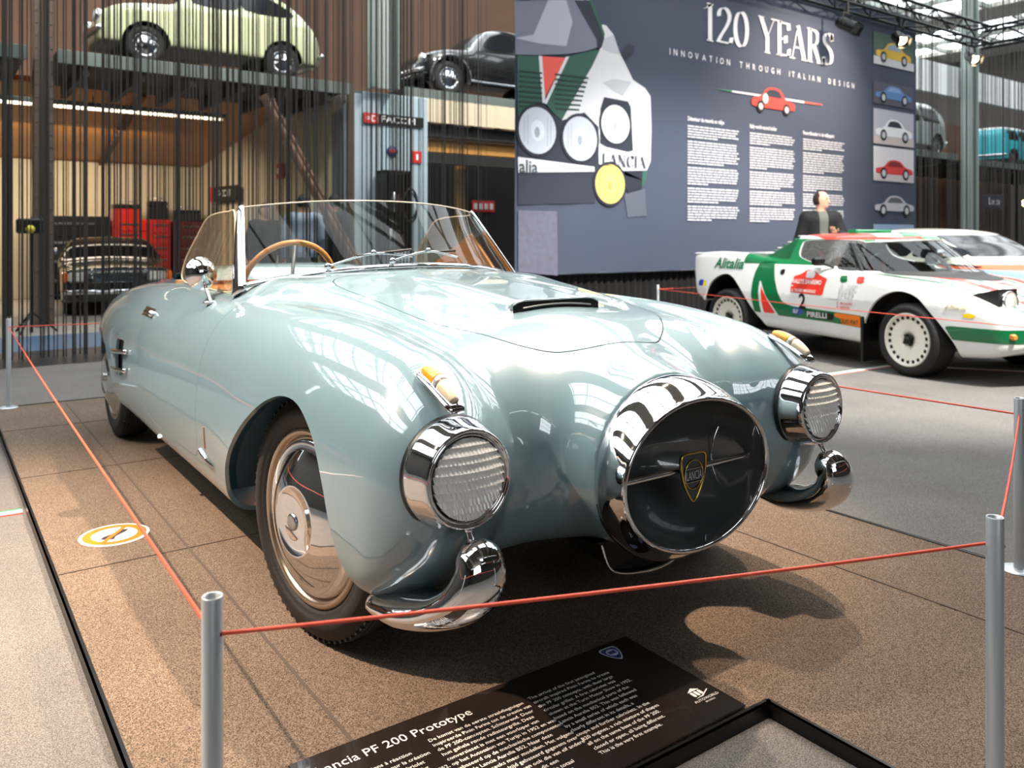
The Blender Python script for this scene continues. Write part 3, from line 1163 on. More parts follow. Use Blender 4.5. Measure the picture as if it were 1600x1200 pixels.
# ---- headlights
for sd in (-1, 1):
    ax = Vector((sd * 0.02, -1, 0.03)).normalized()
    M = axis_m(Vector((sd * 0.636, -0.614, 0.584)), ax)
    mb = MB()
    mb.lathe([(0.118, -0.085), (0.1235, -0.074), (0.124, -0.066), (0.121, -0.055), (0.116, -0.035), (0.111, -0.015), (0.108, -0.004), (0.1055, 0.0), (0.102, 0.001), (0.099, -0.002), (0.0975, -0.010), (0.0955, -0.006), (0.092, -0.006), (0.0905, -0.012), (0.090, -0.02)], 56, M)
    hl = mb.obj('headlight', CHROME, car)
    mb = MB()
    mb.lathe([(0.125, -0.088), (0.128, -0.082), (0.1245, -0.074)], 48, M)
    mb.obj('headlight_gasket', BLACK, hl)
    mb = MB()
    mb.lathe([(0.0905, -0.013), (0.088, -0.014), (0.086, -0.013)], 48, M)
    mb.obj('lens_seal', BLACK, hl)
    mb = MB()
    mb.lathe([(0.089, -0.02), (0.075, -0.045), (0.05, -0.062), (0.02, -0.07), (0.0, -0.071)], 40, M)
    mb.obj('reflector', REFL, hl)
    # fluted lens, its bands tilted up to catch light from above
    n = 121
    g_ = np.linspace(-0.0885, 0.0885, n)
    Vv = []
    ind = {}
    for i, a in enumerate(g_):
        for j, b in enumerate(g_):
            if a * a + b * b <= 0.0885 ** 2:
                ind[(i, j)] = len(Vv)
                h_ = 0.016 * (1 - (a * a + b * b) / 0.0885 ** 2)
                rib = 0.0011 * math.sin(b * 2 * PI / 0.0098)
                band = -0.6 * (((a + .0885) % 0.0177) - 0.0088)
                Vv.append(M @ Vector((a, b, -0.004 + h_ + rib + band)))
    Ff = [(ind[(i, j)], ind[(i + 1, j)], ind[(i + 1, j + 1)], ind[(i, j + 1)]) for i in range(n - 1) for j in range(n - 1) if all(k in ind for k in ((i, j), (i, j + 1), (i + 1, j + 1), (i + 1, j)))]
    mb = MB()
    mb.add(Vv, Ff, False)
    mb.obj('headlight_lens', LENS, hl)
    # stud under the lamp and the bumper blade with its bullet
    mb = MB()
    path = fine([(sd * .632, -.615, .448), (sd * .634, -.648, .425), (sd * .638, -.655, .385), (sd * .648, -.632, .338), (sd * .664, -.575, .300), (sd * .682, -.50, .276), (sd * .70, -.41, .262), (sd * .712, -.33, .256)], 5, closed=False)
    m_ = len(path)
    tt = np.linspace(0, 1, m_)
    hw = np.interp(tt, [0, .12, .3, .5, .75, .92, 1], [.024, .052, .064, .080, .088, .066, .03])
    th = np.interp(tt, [0, .12, .3, .5, .8, 1], [.012, .034, .046, .044, .036, .014])
    sweep(mb, [tuple(p) for p in path], hw, th, n=24)
    bp = mb.obj('bumper_blade', CHROME, car)
    mb = MB()
    mb.ball((0, 0, 0), 0.054, 0.046, 0.052, 28, 16, Matrix.Translation((sd * .632, -.645, .412)))
    mb.obj('bumper_bullet', CHROME, bp)
    mb = MB()
    mb.tube([(sd * .636, -.600, .485), (sd * .636, -.612, .462), (sd * .636, -.625, .446)], [0.008, 0.006, 0.009], 10)
    mb.ball((sd * .636, -.606, .474), 0.009)
    mb.obj('bumper_stud', CHROME, bp)
    # wing-top indicator
    p0 = np.array([sd * 0.645, -0.412, 0.789])
    p1 = np.array([sd * 0.640, -0.572, 0.722])
    ys = np.linspace(0, 1, 13)
    path = [tuple(p0 + (p1 - p0) * t + np.array([0, 0, .010 * math.sin(PI * t)])) for t in ys]
    mb = MB()
    sweep(mb, path, [.010, .021, .027, .029, .030, .030, .030, .030, .030, .029, .028, .026, .018], [.004, .007, .009, .009, .009, .009, .009, .009, .009, .009, .009, .009, .006], n=16)
    ind_ = mb.obj('indicator', CHROME, car)
    up_ = np.array([0, -.39, .92])
    pp = [np.array(p) + up_ * 0.010 for p in path]
    pf_ = fine(pp, 3, closed=False)
    k2 = len(pf_)
    s_ = np.linspace(0, 1, k2)
    for nm, lo_, hi_, mm in (('amber_lens', .08, .46, AMBER), ('clear_lens', .46, .56, MATS['perspex_clear'] if 'perspex_clear' in MATS else mat('perspex_clear', (210, 205, 200), .1, .3, coat=1.0)), ('white_lens', .56, .90, MILK)):
        sel = [i for i in range(k2) if lo_ - .001 <= s_[i] <= hi_ + .014]
        q = [tuple(pf_[i]) for i in sel]
        prof = [math.sqrt(max(0.0, 1 - ((s_[i] - .49) / .44) ** 2)) for i in sel]
        mb = MB()
        sweep(mb, q, [.018 * (.25 + .75 * p) for p in prof], [.017 * p + .003 for p in prof], n=18)
        mb.obj(nm, mm, ind_)

# ---- bonnet scoop mouth
mb = MB()
xs_ = np.linspace(-0.168, 0.168, 25)
ztop = solve_z(f_pf, xs_, np.full(25, -0.088))
zbot = solve_z(f_pf, xs_, np.full(25, -0.135))
top = [(x, -0.1155, float(a) - .001) for x, a in zip(xs_, ztop)]
bot = [(x, -0.1175, float(b) + .0015) for x, b in zip(xs_, zbot)]
bot = [(x, y, min(z, t[2])) for (x, y, z), t in zip(bot, top)]
mb.add(top + bot, [(i, i + 1, 25 + i + 1, 25 + i) for i in range(24)])
mb.add([(x, y + .012, z + .0005) for x, y, z in top] + top, [(i, i + 1, 25 + i + 1, 25 + i) for i in range(24)])
sm = mb.obj('scoop_mouth', DARK, car)
mb = MB()
mb.tube([(x, y - .001, z) for x, y, z in top], 0.0028, 6)
mb.obj('scoop_lip', CHROME, sm)
mb = MB()
mb.tube([(x * .95, -.119, z + .012) for x, y, z in bot[2:-2]], 0.0028, 6)
mb.obj('scoop_bar', STEEL, sm)

# ---- wheels
def wheel(name, x, y, z, R, w, sd, steer, parent, tyre, build_hub):
    M = Matrix.Translation((x, y, z)) @ Matrix.Rotation(steer, 4, 'Z') @ axis_m((0, 0, 0), (sd, 0, 0)) 
    h = w / 2
    ri = R * 0.69
    prof = [(ri, -h * .75), (R * .76, -h * .98), (R * .86, -h), (R * .955, -h * .86), (R * .992, -h * .62)]
    for k in range(-3, 4):
        c = h * .5 * k / 3
        prof += [(R, c - h * .05), (R * .985, c - h * .03), (R * .985, c + h * .03), (R, c + h * .05)]
    prof += [(R * .992, h * .62), (R * .955, h * .86), (R * .88, h * .985), (R * .875, h * 1.0), (R * .80, h * 1.02), (R * .795, h * .995), (R * .76, h * .98), (R * .745, h * .95), (ri, h * .75)]
    mb = MB()
    mb.lathe(prof, 64, M)
    t = mb.obj(name, tyre, parent)
    # sipes across the tread shoulder
    mb = MB()
    for k in range(72):
        a = 2 * PI * k / 72
        Mk = M @ Matrix.Rotation(a, 4, 'Z')
        for s_ in (-1, 1):
            mb.box(R * .950, R * .986, -0.004, 0.006, min(s_ * h * .58, s_ * h * .82), max(s_ * h * .58, s_ * h * .82), Mk)
    mb.obj('tread_block', tyre, t)['kind'] = 'stuff'
    build_hub(M, R, h, ri, t)
    return t


def pf_hub(M, R, h, ri, t):
    mb = MB()
    mb.lathe([(ri * 1.04, h * .80), (ri * 1.06, h * .90), (ri * 1.02, h * .97), (ri * .97, h * .93), (ri * .95, h * .72), (ri * .93, h * .66), (ri * .88, h * .66)], 56, M)
    mb.obj('rim', mat('pale_wheel_rim', (168, 150, 132), 0.22, 0.85), t)  # tan tint puts a brownish reflection into the rim colour
    mb = MB()
    mb.lathe([(ri * .95, h * .62), (ri * .94, h * .80), (ri * .91, h * .94), (ri * .87, h * .97), (ri * .82, h * .94), (ri * .79, h * 1.0), (ri * .66, h * 1.22), (ri * .54, h * 1.40), (ri * .42, h * 1.50), (ri * .40, h * 1.52), (ri * .39, h * 1.49), (ri * .20, h * 1.53), (0.0, h * 1.545)], 56, M)
    hc = mb.obj('hubcap', CHROME, t)
    mb = MB()
    mb.lathe([(ri * .10, h * 1.53), (ri * .10, h * 1.58), (ri * .07, h * 1.60), (0, h * 1.60)], 24, M)
    mb.obj('hubcap_boss', STEEL, hc)


WR = 0.335
for sd in (-1, 1):
    wheel('front_wheel', sd * 0.655, 0.07, WR, WR, 0.165, sd, math.radians(9), car, RUBBER, pf_hub)
    wheel('rear_wheel', sd * 0.66, 2.92, WR, WR, 0.165, sd, 0, car, RUBBER, pf_hub)

# ---- windscreen
def ws(s_, t):
    """s -1..1 across, t 0..1 up"""
    b = np.array([0.633 * s_, 0.76 + 0.24 * abs(s_) ** 2.2, 1.000 - 0.073 * abs(s_) ** 2.2])
    u = np.array([0.554 * s_, 1.10 + 0.141 * abs(s_) ** 2.2, 1.262 - 0.036 * abs(s_) ** 2.2])
    return b + (u - b) * t


mb = MB()
ns, nt_ = 41, 9
Vv = [tuple(ws(-1 + 2 * i / (ns - 1), j / (nt_ - 1))) for j in range(nt_) for i in range(ns)]
mb.add(Vv, [(j * ns + i, j * ns + i + 1, (j + 1) * ns + i + 1, (j + 1) * ns + i) for j in range(nt_ - 1) for i in range(ns - 1)], True)
wsg = mb.obj('windscreen', WIND, car)
mb = MB()
mb.tube([tuple(ws(-1 + 2 * i / 40, 1.0)) for i in range(41)], 0.0032, 6)
mb.obj('glass_edge', mat('glass_edge', (206, 200, 186), 0.15, 0.3), wsg)
mb = MB()
path = [ws(-1 + 2 * i / 40, 0.0) + np.array([0, -.004, -.004]) for i in range(41)]
sweep(mb, [tuple(p) for p in path], [.016] * 41, [.009] * 41, lat=(0, 1, .3), n=10)
mb.obj('windscreen_base_trim', CHROME, wsg)
for sd in (-1, 1):
    b = ws(sd, -0.10)
    u = ws(sd, 1.02)
    mb = MB()
    pth = [tuple(b + (u - b) * t) for t in (0, .05, .3, .6, .9, .98, 1.0)]
    sweep(mb, pth, [.038, .038, .034, .030, .025, .020, .010], [.012, .012, .011, .010, .009, .008, .005], lat=(sd * .25, 1, .0), n=14)
    mb.obj('windscreen_pillar', CHROME, wsg)
    # wing window
    xw0, xw1 = 0.628, 0.575
    ol = fine([(1.06, .905), (1.16, 1.06), (1.245, 1.203), (1.33, 1.212), (1.56, 1.204), (1.66, 1.178), (1.745, 1.115), (1.83, 1.05), (1.885, .985), (1.86, .91), (1.5, .895)], 4)
    mb = MB()
    Pw = [Vector((sd * (xw0 + (xw1 - xw0) * (z - .89) / .31), y, z)) for y, z in ol]
    mb.add(Pw, [tuple(range(len(Pw)))])
    o = mb.obj('wing_window', WING, car)
    mb = MB()
    mb.tube(Pw, 0.0035, 6, closed=True)
    mb.obj('window_edge', mat('perspex_edge', (214, 200, 170), 0.2), o)
    # wipers
for x0_, x1_, yo in ((-0.36, -0.02, 0), (-0.12, 0.20, .012)):
    mb = MB()
    A = ws(x0_ / .633, .05) + np.array([0, -.03, .004])
    B = ws(x1_ / .633, .10) + np.array([0, -.018, 0.004])
    mid = (A + B) / 2 + np.array([0, -.02, .030])
    mb.tube([tuple(p) for p in fine([A, mid, B], 6, closed=False)], .0045, 8)
    wp = mb.obj('wiper_arm', CHROME, car)
    mb = MB()
    C = (A + B) / 2 + np.array([-.03, -.012, .026])
    L = (B - A) * .5
    mb.tube([tuple(C - L * .2), tuple(C + L * 1.1)], .005, 8)
    mb.obj('wiper_blade', BLACK, wp)
    mb = MB()
    mb.ball(tuple(mid + np.array([0, 0, .004])), .011)
    mb.obj('wiper_joint', CHROME, wp)
    mb = MB()
    mb.ball(tuple(A), .013)
    mb.obj('wiper_pivot', CHROME, wp)
# triangular tan panel added inside the far pillar
mb = MB()
mb.poly([(1.00, .93), (1.235, 1.125), (1.30, 1.095), (1.56, .985), (1.62, .90), (1.2, .88)], axis_m((0.545, 0, 0), (1, 0, 0), (0, 1, 0)), 0.012)
mb.obj('tan_quarter_panel', TAN, car)

# ---- cockpit
mb = MB()
mb.box(-.60, .60, 0.98, 2.10, .24, .27)
mb.obj('cockpit_floor', mat('cockpit_carpet', (40, 34, 30), 0.9), car)
for sd in (-1, 1):
    mb = MB()
    mb.bbox(min(sd * .585, sd * .635), max(sd * .585, sd * .635), 1.0, 2.06, .27, .876, .015)
    mb.obj('door_card', TAN, car)
mb = MB()
mb.box(-.60, .60, 2.04, 2.10, .27, .90)
mb.obj('rear_bulkhead', TAN, car)
mb = MB()
prof = fine([(0.90, .955), (1.0, .985), (1.08, .975), (1.12, .93), (1.11, .86), (1.05, .78)], 4, closed=False)
n = len(prof)
xs_ = np.linspace(-.6, .6, 13)
Vv = [(x, p[0] - .02 + .12 * (abs(x) / .6) ** 2 * .5, p[1] - 0.075 * (abs(x) / .6) ** 2) for x in xs_ for p in prof]
mb.add(Vv, [(i * n + j, i * n + j + 1, (i + 1) * n + j + 1, (i + 1) * n + j) for i in range(12) for j in range(n - 1)], True)
db = mb.obj('dashboard', PF_PAINT, car)
mb = MB()
for gx in (-.38, -.27, .1):
    mb.lathe([(.05, 0), (.052, .01), (.046, .012), (.044, .006), (0, .006)], 24, axis_m((gx, 1.095, .90), (0, 1, .1)))
mb.obj('dial', CHROME, db)
for sx in (-.31, .31):
    mb = MB()
    mb.bbox(sx - .25, sx + .25, 1.50, 2.0, .40, .55, .05)
    st = mb.obj('seat', TAN, car)
    mb = MB()
    Mx = Matrix.Translation((sx, 1.93, .50)) @ Matrix.Rotation(math.radians(-14), 4, 'X')
    mb.bbox(-.24, .24, -.06, .06, 0, .40, .05, Mx)
    mb.obj('seat_backrest', TAN, st)
    mb = MB()
    for k in range(-3, 4):
        mb.tube([Mx @ Vector((k * .062, -.064, .05)), Mx @ Vector((k * .062, -.064, .36))], .006, 6)
    mb.obj('seat_piping', TAN, st)
# steering wheel
WOOD = mat('light_wood_rim', (206, 142, 78), 0.3, coat=0.6, noise=0.15, nscale=60)
M = axis_m((-.34, 1.27, .905), (0, 1, .42), (1, 0, 0))
mb = MB()
mb.tube([M @ Vector((.195 * math.cos(t), .195 * math.sin(t), 0)) for t in np.linspace(0, 2 * PI, 49)[:-1]], .0125, 10, closed=True)
sw = mb.obj('steering_wheel', WOOD, car)
mb = MB()
for a in (0, 2.1, 4.2):
    mb.tube([M @ Vector((0, 0, -.03)), M @ Vector((.19 * math.cos(a + .5), .19 * math.sin(a + .5), 0))], .008, 8)
mb.tube([M @ Vector((0, 0, -.02)), (-.34, .98, .80)], .02, 10)
mb.ball(tuple(M @ Vector((0, 0, -.025))), .035)
mb.obj('wheel_spokes', CHROME, sw)
# tonneau hump behind the seats
mb = MB()
xs_ = np.linspace(-.52, .52, 15)
ys = np.linspace(2.02, 2.5, 8)
Vv = [(x, y, .915 + .055 * math.sin(PI * j / 7) ** .7 * (1 - (x / .54) ** 4) - (.0 if 0 < j < 7 else .03)) for x in xs_ for j, y in enumerate(ys)]
mb.add(Vv, [(i * 8 + j, i * 8 + j + 1, (i + 1) * 8 + j + 1, (i + 1) * 8 + j) for i in range(14) for j in range(7)], True)
mb.obj('tonneau_cover', PF_PAINT, car)
# wing mirror
mb = MB()
bz = float(solve_z(f_pf, np.array([-.69]), np.array([1.16]))[0])
mb.ball((-.69, 1.16, bz + .002), .030, .022, .010)
mr = mb.obj('mirror_base', CHROME, car)
mb = MB()
mb.tube([(-.69, 1.165, bz + .005), (-.692, 1.215, bz + .05), (-.695, 1.27, bz + .08)], [.008, .007, .007], 10)
mb.obj('mirror_stalk', CHROME, mr)
Mm = axis_m((-.695, 1.285, .962), (.25, -1, .12))
mb = MB()
mb.lathe([(0.0, .062), (.022, .058), (.042, .046), (.056, .026), (.062, .006), (.066, .003), (.067, -.004), (.064, -.009), (.060, -.009), (.058, -.004), (0, -.004)], 36, Mm)
mb.obj('mirror_head', CHROME, mr)
# door handle in its recess
for sd in (-1, 1):
    mb = MB()
    ys = np.array([2.0, 1.80, 1.80, 2.0])
    zs = np.array([.750, .748, .786, .788])
    xx = solve_x(f_pf, ys, zs, sd)
    mb.add([(x + sd * .0015, y, z) for x, y, z in zip(xx, ys, zs)], [(0, 1, 2, 3)])
    dh = mb.obj('handle_recess', mat('handle_recess_brown', (88, 70, 56), 0.3, .6), car)
    mb = MB()
    cx = float(np.abs(xx).mean())
    mb.bbox(min(sd * (cx - .01), sd * (cx + .02)), max(sd * (cx - .01), sd * (cx + .02)), 1.78, 1.93, .758, .777, .006)
    mb.ball((sd * (cx + .012), 1.80, .768), .015)
    mb.obj('door_handle', CHROME, dh)
    # maker's mark low on the wing: a slim upright bar, a crest and a scripted plate
    def on_skin(pts, r, nm, m_, par):
        ys = np.array([p[0] for p in pts])
        zs = np.array([p[1] for p in pts])
        xx = solve_x(f_pf, ys, zs, sd)
        mb = MB()
        mb.tube([(x + sd * .002, y, z) for x, y, z in zip(xx, ys, zs)], r, 8)
        return mb.obj(nm, m_, par)
    bdg = on_skin([(.745, .468), (.748, .43), (.755, .395)], [.0035, .003, .003], 'wing_badge', mat('badge_bronze', (214, 176, 150), .3, .8), car)
    on_skin([(.83, .372), (.80, .362), (.76, .356)], [.008, .010, .008], 'badge_crest', CHROME, bdg)
    on_skin([(.76, .352), (.72, .350), (.66, .352)], [.007, .006, .004], 'badge_script', CHROME, bdg)
    on_skin([(1.60, .262), (1.575, .270)], [.010, .008], 'jacking_cap', CHROME, car)
# ================================================================== other cars
class Coach:
    def __init__(s, f, lo, hi, h, parent):
        s.f = f
        s.V, s.T = surface_net(f, lo, hi, h)
        s.V0, s.T0 = s.V, s.T
        s.parent = parent

    def cut(s, g):
        s.V, s.T = clip(s.V, s.T, g)

    def patch(s, name, m, g, off=0.003, parent=None, src=None, lip=0.0):
        """piece of the skin where every g is positive, lifted by off"""
        V, T = s.V0, s.T0
        for q in (g if isinstance(g, (list, tuple)) else [g]):
            V, T = clip(V, T, q)
            if len(T) == 0:
                return None
        N = unit(grad(s.f, V))
        return link(name, mesh_np(name, V + N * off, T, N), m, parent or s.parent)

    def body(s, name, m, lip=0.012):
        return sheet(name, s.V, s.T, s.f, m, s.parent, lip)


def gyz(poly, sd, xmin=0.2):
    P = np.asarray(poly, float)
    return lambda x, y, z: np.minimum(sd_poly(y, z, P), x * sd - xmin)


def gxy(poly, zmin):
    P = np.asarray(poly, float)
    return lambda x, y, z: np.minimum(sd_poly(x, y, P), z - zmin)


def side_text(f, parent, name, s, y0, z0, size, m, sx=1.0, slant=0.0, sd=-1, off=.006, bold=.022):
    tv, tf2 = text_geo(s, size, 'LEFT', bold)
    tv = np.array(tv)
    yy = y0 + sd * tv[:, 0] * sx + sd * slant * tv[:, 1]
    zz = z0 + tv[:, 1]
    xx = solve_x(f, yy, zz, sd) + sd * off
    mb = MB()
    mb.add(np.stack([xx, yy, zz], 1).tolist(), tf2)
    return mb.obj(name, m, parent)


def simple_wheel(parent, x, y, R, w, sd, rim_m, tyre=RUBBER, n=28, z=None, name='wheel', steer=0.0):
    M = Matrix.Translation((x, y, R if z is None else z)) @ Matrix.Rotation(steer, 4, 'Z') @ axis_m((0, 0, 0), (sd, 0, 0))
    h = w / 2
    ri = R * .62
    mb = MB()
    mb.lathe([(ri, -h), (R * .9, -h), (R, -h * .7), (R, h * .7), (R * .93, h), (R * .75, h * 1.03), (ri, h * .85)], n, M)
    t = mb.obj(name, tyre, parent)
    mb = MB()
    mb.lathe([(ri * 1.02, h * .86), (ri * .97, h * .95), (ri * .88, h * .7), (ri * .75, h * .72), (ri * .55, h * .95), (ri * .3, h * 1.08), (0, h * 1.1)], n, M)
    mb.obj('hubcap', rim_m, t)
    return t


GLASSDK = mat('dark_window_glass', (22, 25, 30), 0.12, spec=.3)

# ------------------------------------------------------------------ rally coupe (white, green and red livery)
RW = mat('rally_white', (226, 226, 222), 0.3, coat=.8)
RG = mat('rally_green', (0, 104, 56), 0.3, coat=.8)
RR = mat('rally_red', (226, 58, 40), 0.3, coat=.8)
RO = mat('rally_orange', (232, 120, 30), 0.4)
RK = mat('rally_black', (14, 14, 15), 0.4)
st_top = pchip([-.95, -.86, -.7, -.45, -.15, .1, .5, .9, 1.4, 1.75, 1.95, 2.3, 2.75, 2.85], [.44, .50, .60, .705, .79, .82, .845, .87, .90, .935, .97, .985, .965, .95])
st_W = pchip([-.95, -.8, -.5, -.2, .1, .5, 1.0, 1.5, 1.9, 2.2, 2.6, 2.85], [.62, .74, .82, .86, .865, .835, .82, .84, .87, .88, .86, .82])
st_bot = pchip([-.95, -.6, -.3, .4, 1.5, 2.2, 2.5, 2.8], [.34, .22, .20, .215, .25, .30, .46, .60])


def f_st(x, y, z):
    u = np.sqrt(x * x + 1e-6)
    top = z - (st_top(y) - .05 * (u / .8) ** 2 * np.clip((1.2 - y) / 1.2, 0, 1) + .02 * (u / .8) ** 2 * np.clip((y - 1.2) / .6, 0, 1))
    zb = np.where(z > .46, .22 * (z - .46) ** 2 + .12 * np.maximum(z - .6, 0), .7 * (z - .46) ** 2)
    side = u - (st_W(y) - zb)
    d = smax(top, side, .07)
    d = smax(d, st_bot(y) - z, .05)
    d = smax(d, (-.92 + .32 * u ** 2 + .35 * (z - .45) ** 2 - y) * .9, .05)
    d = smax(d, (y - 2.82 - .45 * (z - .95)), .04)
    # cabin: wrapped screen, tapering sides, sloping tail
    y0 = -.12 + 1.75 * u ** 2
    fr = -((y - y0) * .58 - (z - .79) * .82) * .8
    cab = smax(fr, z - (1.195 - .10 * u ** 2), .05)
    cab = smax(cab, (u - (.745 - .62 * np.maximum(z - .86, 0))) * .85, .05)
    cab = smax(cab, ((y - 1.40) * .55 + (z - 1.19) * .83), .04)
    cab = np.maximum(cab, .6 - z)
    return smin(d, cab, .025)


rally = thing('rally_car', 'white rally coupe in green and red livery numbered 2 beside the banner', 'car', (5.83, 1.40, FZ), math.radians(-8.2))
ST = Coach(f_st, (-.98, -1.02, .10), (.98, 2.98, 1.30), .0215, rally)
SA_F = fine([(.47, .05), (.455, .25), (.425, .42), (.334, .579), (.21, .67), (.063, .70), (-.091, .654), (-.215, .54), (-.311, .438), (-.393, .316), (-.43, .2), (-.44, .05)], 4)
SA_R = fine([(2.56, .30), (2.50, .47), (2.40, .66), (2.25, .755), (2.10, .752), (1.953, .638), (1.83, .50), (1.72, .38), (1.62, .27), (1.6, .05), (2.5, .05)], 4)
ST.cut(lambda x, y, z: -np.minimum(np.maximum(sd_poly(y, z, SA_F), sd_poly(y, z, SA_R)), np.abs(x) - .5))
SWIN = fine([(1.345, 1.065), (1.33, 1.11), (1.20, 1.125), (.90, 1.125), (.73, 1.11), (.69, 1.03), (.64, .90), (.70, .872), (.90, .885), (1.12, .915), (1.28, .955), (1.33, 1.0)], 4)


def g_screen(x, y, z):
    y0 = -.12 + 1.75 * x * x
    lo_ = z - (.845 + .0 * x)
    hi_ = 1.125 - .10 * x * x - z
    # forward half of the cabin, inside the pillars
    s_ = (.705 - .62 * np.maximum(z - .86, 0)) - np.abs(x)
    return np.minimum(np.minimum(lo_, hi_), np.minimum(s_, np.minimum((y0 + .62 - y), y - y0 + .08)))


ST.cut(lambda x, y, z: -g_screen(x, y, z))
ST.cut(lambda x, y, z: -np.minimum(sd_poly(y, z, SWIN), np.abs(x) - .45))
ST.body('body_shell', RW, .02)
ST.patch('windscreen', glass_mat('rally_glass', (215, 222, 220)), g_screen, -.006)
for sd in (-1, 1):
    ST.patch('side_window', glass_mat('side_glass_hazy', (190, 196, 196), haze=.12, hazecol=(200, 200, 196)), gyz(SWIN, sd, .45), -.006)
# interior
mb = MB()
mb.bbox(-.66, .66, .1, 1.6, .25, .80, .05)
mb.obj('cabin_tub', DARK, rally)
mb = MB()
mb.add([(x, y_, z_) for x in np.linspace(-.66, .66, 9) for y_, z_ in ((-.12 + 1.75 * x * x + .06, .80), (-.12 + 1.75 * x * x * .9 + .34, .845), (.72, .78))], [(i * 3 + j, i * 3 + j + 1, i * 3 + 4 + j, i * 3 + 3 + j) for i in range(8) for j in range(2)], True)
mb.obj('dashboard', RK, rally)
for sx in (-.33, .33):
    mb = MB()
    Mx = Matrix.Translation((sx, 1.22, .55)) @ Matrix.Rotation(math.radians(-16), 4, 'X')
    mb.bbox(-.22, .22, -.06, .06, 0, .50, .05, Mx)
    mb.bbox(-.22, .22, -.45, 0, -.05, .08, .04, Mx)
    o = mb.obj('seat', RK, rally)
    for bx in (-.1, .1):
        mb = MB()
        mb.bbox(bx - .03, bx + .03, -.075, -.06, .05, .48, .005, Mx)
        mb.obj('seat_belt', mat('belt_red', (226, 62, 34), .6), o)
mb = MB()
for sx in (-.52, .52):
    mb.tube([(sx * 1.2, .62, .82), (sx * 1.02, .82, 1.08), (sx, 1.0, 1.12), (sx, 1.35, 1.10), (sx * 1.15, 1.45, .8)], .02, 8)
mb.tube([(-.52, 1.35, 1.10), (.52, 1.35, 1.10)], .02, 8)
mb.tube([(-.52, 1.35, 1.10), (.55, 1.45, .75)], .018, 8)
mb.obj('roll_cage', RK, rally)
mb = MB()
Mw = axis_m((-.33, .72, .86), (0, 1, .45), (1, 0, 0))
mb.tube([Mw @ Vector((.16 * math.cos(t), .16 * math.sin(t), 0)) for t in np.linspace(0, 2 * PI, 33)[:-1]], .012, 8, closed=True)
mb.obj('steering_wheel', RK, rally)
# pillars in green
for sd in (-1, 1):
    ST.patch('green_roof_side', RG, [lambda x, y, z, sd=sd: x * sd - .05, lambda x, y, z: np.abs(x) - (.70 - .62 * np.maximum(z - .86, 0)) + .12, lambda x, y, z: -sd_poly(y, z, SWIN) - .004, lambda x, y, z: -g_screen(x, y, z) - .004, lambda x, y, z: np.minimum(z - .885, 1.135 - z), lambda x, y, z: 1.95 - y], .002)
ST.patch('green_rear_deck', RG, [lambda x, y, z: np.minimum(y - 1.42, 1.93 - y), lambda x, y, z: .70 - np.abs(x), lambda x, y, z: z - .93], .002)
# roof stripes running across the roof in bands
for i, (a, b, m) in enumerate(((-.60, -.30, RR), (-.12, .08, RG), (.28, .55, RR))):
    ST.patch('roof_stripe', m, [lambda x, y, z, a=a, b=b: np.minimum(x - (a + .25 * (y - 1.0)), (b + .25 * (y - 1.0)) - x), lambda x, y, z: z - 1.138, lambda x, y, z: 1.42 - y], .002)
ST.patch('roof_front_band', RR, [lambda x, y, z: np.minimum(z - 1.128, 1.152 - z), lambda x, y, z: 1.1 - y, lambda x, y, z: .3 - x], .0035)
ST.patch('roof_front_band', RG, [lambda x, y, z: np.minimum(z - 1.128, 1.158 - z), lambda x, y, z: 1.1 - y, lambda x, y, z: x + .12], .0045)
